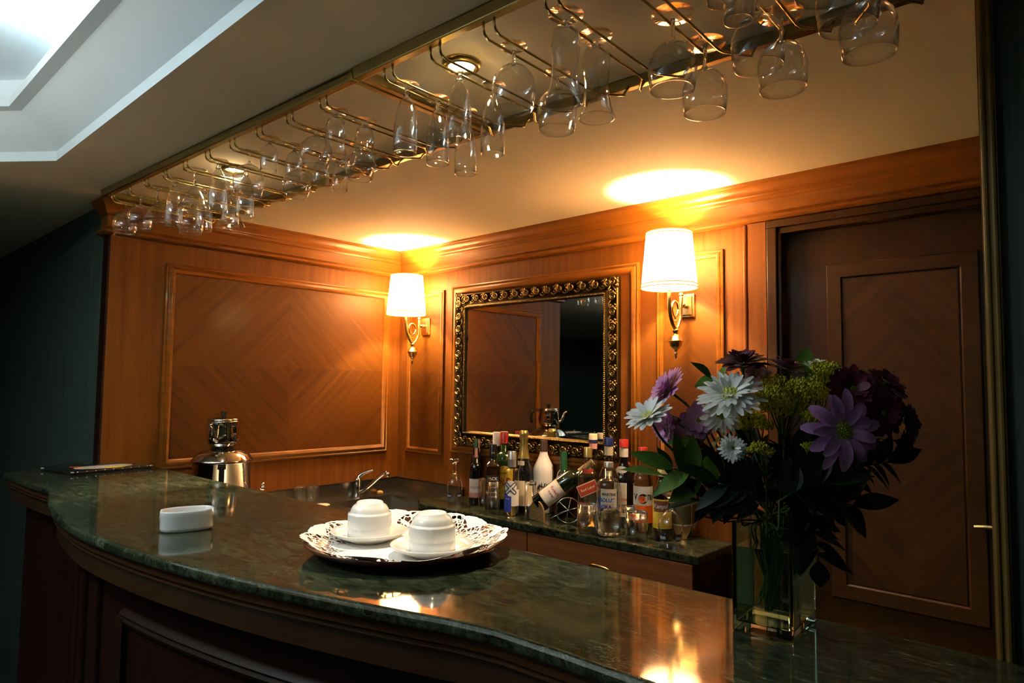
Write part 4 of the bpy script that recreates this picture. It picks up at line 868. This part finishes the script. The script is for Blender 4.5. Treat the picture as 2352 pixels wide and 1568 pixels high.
for k, (c, r_, ls, lc) in enumerate([(c1, 2.3, 'left white saucer on the doily, further from the edge', 'left white cup, upside down on its saucer on the tray'), (c2, 1.85, 'right white saucer on the doily, overlapping the left one', 'right white cup, upside down on its saucer on the tray')]):
    s_ = sa if k == 0 else clone(sa); q_ = cu if k == 0 else clone(cu)
    s_.location = (c.x, c.y, zsa+(0 if k == 0 else .0)); tag(s_, ls, 'saucer', 'saucers on the tray'); q_.location = (c.x, c.y, zsa+.0077); q_.rotation_euler = (0, 0, r_); tag(q_, lc, 'cup', 'coffee cups on the tray')
# bar menu
mn = empty('menu_folder', (0, 0, 0), 0, 'black menu folder with silver corners and a printed picture, far left bar end', 'menu')
A0 = Vector((.185, -1.478, ZB)); eu = Vector((-.195, -.040, 0)); ev = Vector((-.030, .255, 0)); ez = Vector((0, 0, .009))
MB().add([A0+eu*i+ev*j+ez*(k+.06) for i in (0, 1) for j in (0, 1) for k in (0, 1)], [(0, 1, 3, 2), (4, 6, 7, 5), (0, 4, 5, 1), (2, 3, 7, 6), (0, 2, 6, 4), (1, 5, 7, 3)]).build('cover', mat('black_leatherette', (.01, .01, .01), .3), mn, bevel=.002)
for i, j in ((0, 0), (1, 0), (0, 1), (1, 1)): p = A0+eu*i*.99+ev*j*.99+ez*1.0; MB().ball(p, .006, .006, .003).build('corner_stud', MSIL, mn, smooth=True)
def ell(name, m, cu_, cv_, ru, rv, h):
    MB().add([A0+eu*(cu_+ru*math.cos(t))+ev*(cv_+rv*math.sin(t))+Vector((0, 0, .0096+h)) for t in [2*PI*i/32 for i in range(32)]], [tuple(range(32))]).build(name, m, mn)
ell('picture', P_('picture_cream', (.62, .55, .42)), .45, .55, .28, .36, .0004); ell('picture_yellow', MYE, .22, .62, .10, .12, .0006); ell('picture_red', MRE, .72, .30, .10, .07, .0006); ell('picture_blue', P_('picture_blue', (.10, .14, .30)), .68, .62, .06, .25, .0008)
for k in range(9):
    p = A0+ev*(.06+.11*k)+ez*1.02; MB().ball(p, .0022, .0022, .0015, 6, 4).build('rim_stud', MSIL, mn)

# ------------------------------------------------------------------ vase and flowers
VC = Vector((2.403, -1.238, ZB)); vr = .085
MVG = mat('thick_greenish_glass', (.80, .96, .90), 0.0, trans=1, ior=1.5); MWT = mat('vase_water', (.80, .92, .80), 0.0, trans=1, ior=1.33)
va = empty('glass_vase', VC+Vector((0, 0, .0005)), vr, 'square thick glass vase of water holding the flowers on the bar', 'vase')
vx, vy, vh = .038, .054, .140
def ringbox(x, y, z): return [(-x, -y, z), (x, -y, z), (x, y, z), (-x, y, z)]
def boxwall(levels, closed_bottom=True):
    mb = MB(); vs = []
    for x, y, z in levels: vs += ringbox(x, y, z)
    fs = [(0, 1, 2, 3)]+[(4*j+i, 4*j+(i+1) % 4, 4*j+4+(i+1) % 4, 4*j+4+i) for j in range(len(levels)-1) for i in range(4)]+[tuple(4*(len(levels)-1)+i for i in range(4))]
    return mb.add(vs, fs)
boxwall([(vx, vy, 0), (vx, vy, vh), (vx-.0045, vy-.0045, vh), (vx-.0045, vy-.0045, .013)]).build('glass_wall', MVG, va, bevel=.0015)
boxwall([(vx-.0042, vy-.0042, .0128), (vx-.0042, vy-.0042, .108)]).build('water', MWT, va)
def petalmat(name, base, tip, rough=.55):
    m, nt, b = newmat(name); L = nt.links; g = N(nt, 'ShaderNodeAttribute'); g.attribute_name = 'len'
    L.new(ramp(nt, g.outputs['Fac'], [(0, base), (.35, tip)]), b.inputs['Base Color']); b.inputs['Roughness'].default_value = rough
    b.inputs['Sheen Weight'].default_value = .1; return m
MPW = petalmat('white_petals', (.72, .76, .25), (.92, .93, .90)); MPP = petalmat('pink_petals', (.55, .20, .42), (.75, .33, .62)); MPV = petalmat('mauve_petals', (.72, .48, .72), (.58, .27, .60)); MPD = petalmat('burgundy_petals', (.09, .006, .02), (.13, .008, .03)); MPL = petalmat('pale_pink_petals', (.65, .5, .45), (.66, .36, .36))
MEYE = mat('flower_eye', (.35, .42, .04), .8); MSTM = mat('stem_green', (.045, .10, .018), .5); MGR = mat('goldenrod', (.50, .52, .015), .8)
def leafmat(name, c): 
    m, nt, b = newmat(name); L = nt.links; tc = N(nt, 'ShaderNodeTexCoord'); n = N(nt, 'ShaderNodeTexNoise'); n.inputs['Scale'].default_value = 60; L.new(tc.outputs['Object'], n.inputs[0])
    L.new(ramp(nt, n.outputs['Fac'], [(.35, tuple(.8*q for q in c)), (.65, c)]), b.inputs['Base Color']); b.inputs['Roughness'].default_value = .55; b.inputs['Specular IOR Level'].default_value = .25; return m
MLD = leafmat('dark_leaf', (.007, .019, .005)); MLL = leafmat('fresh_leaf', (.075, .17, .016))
def basis(n):
    n = n.normalized(); t = n.orthogonal().normalized(); return t, n.cross(t), n
RT, UP, FW = rt, up, fw
def toward(sx, sy, sz): "direction given as right, up, towards the viewer of the bouquet front"; return (RT*sx+UP*sy-FW*sz).normalized()
def petals_mesh(mb, attr, c, nrm, R, n, layers, wid, cupa, rnd=.12, r0=.12, curl=0.0, half=None):
    t, b, nn_ = basis(nrm)
    for ly in range(layers):
        Rl = R*(1-.17*ly); m_ = max(5, int(n*(1-.12*ly))); lift = cupa+ly*.30
        for k in range(m_):
            a = 2*PI*(k+.5*ly+random.uniform(-rnd, rnd))/m_; L_ = Rl*random.uniform(.86, 1.05); el = lift+random.uniform(-.12, .12)
            d = (t*math.cos(a)+b*math.sin(a)); sd_ = nn_.cross(d); vs = []; rows = 6; w_ = wid*R*random.uniform(.85, 1.15)*(1-.1*ly)
            for i in range(rows+1):
                u = i/rows; rr = r0*R+(L_-r0*R)*u; e2 = el-curl*u*u
                p = c+d*(rr*math.cos(e2))+nn_*(rr*math.sin(e2)*.9+.0010*ly); ww = w_*(math.sin(PI*min(1, .10+u*.74))**.8)*(1 if i < rows else .55)
                dip = nn_*(-.18*ww)
                vs += [p-sd_*ww, p+dip, p+sd_*ww]; attr += [u]*3
            mb.add(vs, [(3*i+q, 3*i+q+1, 3*i+q+4, 3*i+q+3) for i in range(rows) for q in (0, 1)])
def stem_path(H_, nrm, base=None, bend=.05):
    base = base or Vector((VC.x+random.uniform(-.022, .022), VC.y+random.uniform(-.035, .035), ZB+.125))
    foot = Vector((VC.x+(VC.x-base.x)*random.uniform(-.6, 1.0)*.8, VC.y+(VC.y-base.y)*.8, ZB+.022+random.uniform(0, .02)))
    mid = (H_+base)/2+Vector((0, 0, -.012)); return crv([H_-nrm*.006, H_-nrm*bend*.6+(mid-H_)*.15, mid, base, foot], 6)
def flower(name, label, px, py, d, R, nrm, n, layers, wid, pm, cup_=.15, eye=.20, group='cut flowers in the glass vase', curl=0.1, eyem=None, rs=.0017, stem=True):
    c = at(px, py, d); e = empty(name, c, 0, label, 'flower', group); z = Vector((0, 0, 0))
    mb = MB(); attr = []; petals_mesh(mb, attr, z, nrm, R, n, layers, wid, cup_, curl=curl)
    me = bpy.data.meshes.new('petals'); me.from_pydata(mb.v, [], mb.f); at_ = me.attributes.new('len', 'FLOAT', 'POINT')
    for i, a in enumerate(attr): at_.data[i].value = a
    link('petals', me, pm, e, smooth=True)
    ey = MB(); t, b, nn_ = basis(nrm); er = eye*R
    if er > 0:
        rot = nn_.to_track_quat('Z', 'Y').to_matrix(); ey.ball(nn_*er*.15, er, er, er*.45, 14, 8, rot)
        for k in range(46):
            rr = er*math.sqrt((k+.5)/46); a = k*2.39996; p = nn_*(er*.15+er*.45*math.sqrt(max(0, 1-(rr/er)**2)))+t*rr*math.cos(a)+b*rr*math.sin(a); ey.ball(p, er*.12, er*.12, er*.12, 5, 3)
        ey.build('flower_eye', eyem or MEYE, e, smooth=True)
    MB().ball(-nrm*R*.06, R*.20, R*.20, R*.12, 10, 6, (nrm).to_track_quat('Z', 'Y').to_matrix()).build('calyx', MSTM, e, smooth=True)
    if stem: MB().tube([p-c for p in stem_path(c, nrm)], rs, 6).build('stem', MSTM, e, smooth=True)
    return e
PX = 1548.0
def Rp(px, d): return px*d/PX
W = 'white_chrysanthemum'; Pk = 'pink_chrysanthemum'; Bu = 'burgundy_chrysanthemum'
flower(W, 'largest white chrysanthemum with a pale yellow middle, upper left of the bouquet', 1677, 908, .845, Rp(80, .845), toward(-.22, .76, .55), 26, 3, .095, MPW, cup_=.10, eye=.34, eyem=mat('pale_eye', (.72, .76, .22), .8))
flower(W, 'white chrysanthemum sticking out furthest to the left', 1490, 958, .88, Rp(64, .88), toward(-.45, .80, .30), 17, 2, .13, MPW, cup_=.30, eye=.26, eyem=mat('pale_eye2', (.72, .72, .25), .8))
flower(W, 'white chrysanthemum half hidden under the largest white one', 1655, 952, .865, Rp(50, .865), toward(.10, .35, .9), 20, 2, .12, MPW, cup_=.15, eye=.30)
flower(W, 'small white chrysanthemum low in the middle of the bouquet', 1683, 1030, .825, Rp(34, .825), toward(-.15, .30, .9), 22, 3, .12, MPW, cup_=.2, eye=.35)
flower(Pk, 'pink chrysanthemum seen edge-on at the upper left', 1536, 897, .90, Rp(60, .90), toward(-.80, .52, .12), 26, 4, .12, MPP, cup_=.30, eye=.1)
flower(Pk, 'pink chrysanthemum facing down left under the leftmost white one', 1532, 978, .92, Rp(52, .92), toward(-.72, -.35, .45), 24, 4, .14, MPP, cup_=.12, eye=.1)
flower('mauve_chrysanthemum', 'mauve chrysanthemum tucked behind the left of the largest white one', 1606, 965, .885, Rp(44, .885), toward(-.45, .15, .8), 12, 2, .26, MPV, cup_=.2, eye=.2)
flower('mauve_chrysanthemum', 'large open mauve chrysanthemum with a green yellow eye at the right front', 1934, 990, .80, Rp(98, .80), toward(.12, .22, .96), 11, 2, .155, MPV, cup_=.16, eye=.24, curl=.25)
flower(Bu, 'burgundy chrysanthemum at the top left, seen from below', 1706, 836, .87, Rp(62, .87), toward(-.10, .90, .22), 20, 4, .17, MPD, cup_=.22, eye=.12)
flower(Bu, 'burgundy chrysanthemum at the top, right of the first burgundy one', 1806, 850, .86, Rp(58, .86), toward(.22, .92, .10), 20, 4, .17, MPD, cup_=.18, eye=.12)
flower(Bu, 'burgundy chrysanthemum with a green eye above the large mauve one', 1956, 896, .86, Rp(62, .86), toward(-.05, .42, .85), 16, 3, .20, MPD, cup_=.25, eye=.28)
flower(Bu, 'burgundy chrysanthemum at the upper right corner of the bouquet', 2030, 885, .89, Rp(54, .89), toward(.30, .65, .5), 16, 3, .20, MPD, cup_=.2, eye=.15)
flower(Bu, 'burgundy chrysanthemum with a green eye right of the large mauve one', 2024, 948, .85, Rp(58, .85), toward(.15, .10, .95), 16, 3, .20, MPD, cup_=.2, eye=.24)
flower(Bu, 'burgundy chrysanthemum furthest to the right of the bouquet', 2082, 965, .89, Rp(50, .89), toward(.70, .25, .6), 16, 3, .20, MPD, cup_=.2, eye=.12)
flower(Bu, 'lowest burgundy chrysanthemum at the right side', 2072, 1015, .88, Rp(42, .88), toward(.6, -.2, .7), 14, 3, .20, MPD, cup_=.2, eye=.12)
flower('pale_pink_chrysanthemum', 'pale pink chrysanthemum peeping out behind the largest white one', 1735, 862, .90, Rp(38, .90), toward(.0, .45, .8), 16, 3, .20, MPL, cup_=.3, eye=.1)
flower('cream_tulip', 'cream flower with upright pointed petals at the top of the bouquet', 1874, 852, .89, Rp(38, .89), toward(-.15, .98, .1), 6, 2, .30, petalmat('cream_petals', (.5, .55, .2), (.78, .76, .60)), cup_=.95, eye=.0)
# goldenrod sprays
def goldenrod(label, blobs, d, root):
    c = at(blobs[0][0], blobs[0][1], d); e = empty('goldenrod', c, 0, label, 'flower', 'cut flowers in the glass vase'); fl = MB(); st_ = MB(); r_ = at(root[0], root[1], d+.01)-c
    for (px, py, rad) in blobs:
        p0 = at(px, py, d+random.uniform(-.02, .02))-c; R_ = Rp(rad*1.5, d)
        st_.tube([r_, (r_+p0)/2+Vector((0, 0, -.004)), p0], .0010, 5)
        for k in range(int(rad*11)):
            v = Vector((random.gauss(0, 1), random.gauss(0, 1), random.gauss(0, 1))).normalized()*R_*random.uniform(.45, 1.0); v.z *= .55; s_ = random.uniform(.0009, .0017)
            fl.ball(p0+v, s_, s_, s_, 5, 3)
    fl.build('florets', MGR, e)['kind'] = 'stuff'; st_.tube([q_-c for q_ in stem_path(c+r_, Vector((0, 0, 1)))], .0015, 6).build('stem', MSTM, e)
goldenrod('yellow green goldenrod cluster in the centre of the bouquet', [(1792, 880, 30), (1768, 905, 26), (1820, 900, 26), (1845, 885, 24), (1800, 938, 24), (1765, 930, 22), (1830, 930, 22), (1870, 905, 22)], .85, (1800, 1010))
goldenrod('goldenrod spray at the top beside the cream flower', [(1897, 845, 22), (1880, 868, 18), (1912, 862, 16), (1905, 885, 18), (1930, 905, 14)], .88, (1885, 960))
goldenrod('darker goldenrod spray left of the centre', [(1728, 960, 24), (1712, 975, 16), (1755, 975, 16), (1700, 950, 14)], .87, (1740, 1060))
goldenrod('small low goldenrod sprig next to the small white flower', [(1744, 1026, 16), (1728, 1034, 10), (1762, 1036, 12)], .84, (1760, 1090))
goldenrod('small goldenrod sprig left of the large mauve flower', [(1862, 1025, 14), (1850, 1036, 10), (1878, 1016, 10), (1868, 955, 18)], .84, (1850, 1080))
# leafy sprigs
def leaf_mesh(p, d, n_, L_, w_, fold=.25, curl=.25):
    d = d.normalized(); s_ = d.cross(n_).normalized(); n_ = s_.cross(d); mb = MB(); vs = []; rows = 9
    for i in range(rows+1):
        u = i/rows; c = p+d*L_*u-n_*(curl*L_*u*u*.5); ww = w_*math.sin(PI*min(1, .03+u*.97)**.85); vs += [c-s_*ww+n_*fold*ww, c, c+s_*ww+n_*fold*ww]
    return mb.add(vs, [(3*i+q, 3*i+q+1, 3*i+q+4, 3*i+q+3) for i in range(rows) for q in (0, 1)])
def sprig(label, root, tip, d, leaves, m, L_, w_, d2=None):
    a, b = at(root[0], root[1], d), at(tip[0], tip[1], d2 or d); e = empty('leafy_sprig', a, 0, label, 'foliage', 'leafy sprigs in the glass vase')
    pts = crv([Vector((0, 0, 0)), (b-a)*.5+Vector((0, 0, .006)), b-a], 8); base = stem_path(a, (a-b).normalized()*.0+Vector((0, 0, 1)))
    MB().tube([q_-a for q_ in base[::-1]][:-2]+pts, .0013, 6).build('stem', MSTM, e, smooth=True)
    for k in range(leaves):
        t = (k+1)/leaves; p = pts[min(len(pts)-1, int(t*(len(pts)-1)))]; dirn = (b-a).normalized(); sd_ = dirn.cross(FW).normalized()*(1 if k % 2 else -1)
        dd = dirn*(.55 if k < leaves-1 else 1.2)+sd_*(.8 if k < leaves-1 else .05)+Vector((random.uniform(-.2, .2), random.uniform(-.2, .2), random.uniform(-.2, .15)))
        nn_ = (-FW*.55+UP*.8+Vector((random.uniform(-.4, .4), random.uniform(-.4, .4), random.uniform(-.2, .3)))).normalized()
        leaf_mesh(p, dd, nn_, L_*random.uniform(.8, 1.15), w_*random.uniform(.85, 1.15)).build('leaf', m, e, smooth=True)
sprig('bright green leafy sprig at the lower left, in front of the bottles', (1640, 1130), (1545, 1075), .86, 6, MLL, .052, .0125)
sprig('green sprig pointing left in front of the brandy bottle', (1600, 1120), (1520, 1090), .88, 4, MLL, .048, .010)
sprig('fresh leaves above the largest white flower', (1668, 900), (1634, 868), .91, 3, MLL, .036, .011)
sprig('single fresh leaves at the top, left of the cream flower', (1850, 890), (1846, 845), .90, 3, MLL, .032, .011)
sprig('narrow leaves between the pink and white flowers at the left', (1640, 1060), (1590, 1000), .90, 5, MLL, .045, .008)
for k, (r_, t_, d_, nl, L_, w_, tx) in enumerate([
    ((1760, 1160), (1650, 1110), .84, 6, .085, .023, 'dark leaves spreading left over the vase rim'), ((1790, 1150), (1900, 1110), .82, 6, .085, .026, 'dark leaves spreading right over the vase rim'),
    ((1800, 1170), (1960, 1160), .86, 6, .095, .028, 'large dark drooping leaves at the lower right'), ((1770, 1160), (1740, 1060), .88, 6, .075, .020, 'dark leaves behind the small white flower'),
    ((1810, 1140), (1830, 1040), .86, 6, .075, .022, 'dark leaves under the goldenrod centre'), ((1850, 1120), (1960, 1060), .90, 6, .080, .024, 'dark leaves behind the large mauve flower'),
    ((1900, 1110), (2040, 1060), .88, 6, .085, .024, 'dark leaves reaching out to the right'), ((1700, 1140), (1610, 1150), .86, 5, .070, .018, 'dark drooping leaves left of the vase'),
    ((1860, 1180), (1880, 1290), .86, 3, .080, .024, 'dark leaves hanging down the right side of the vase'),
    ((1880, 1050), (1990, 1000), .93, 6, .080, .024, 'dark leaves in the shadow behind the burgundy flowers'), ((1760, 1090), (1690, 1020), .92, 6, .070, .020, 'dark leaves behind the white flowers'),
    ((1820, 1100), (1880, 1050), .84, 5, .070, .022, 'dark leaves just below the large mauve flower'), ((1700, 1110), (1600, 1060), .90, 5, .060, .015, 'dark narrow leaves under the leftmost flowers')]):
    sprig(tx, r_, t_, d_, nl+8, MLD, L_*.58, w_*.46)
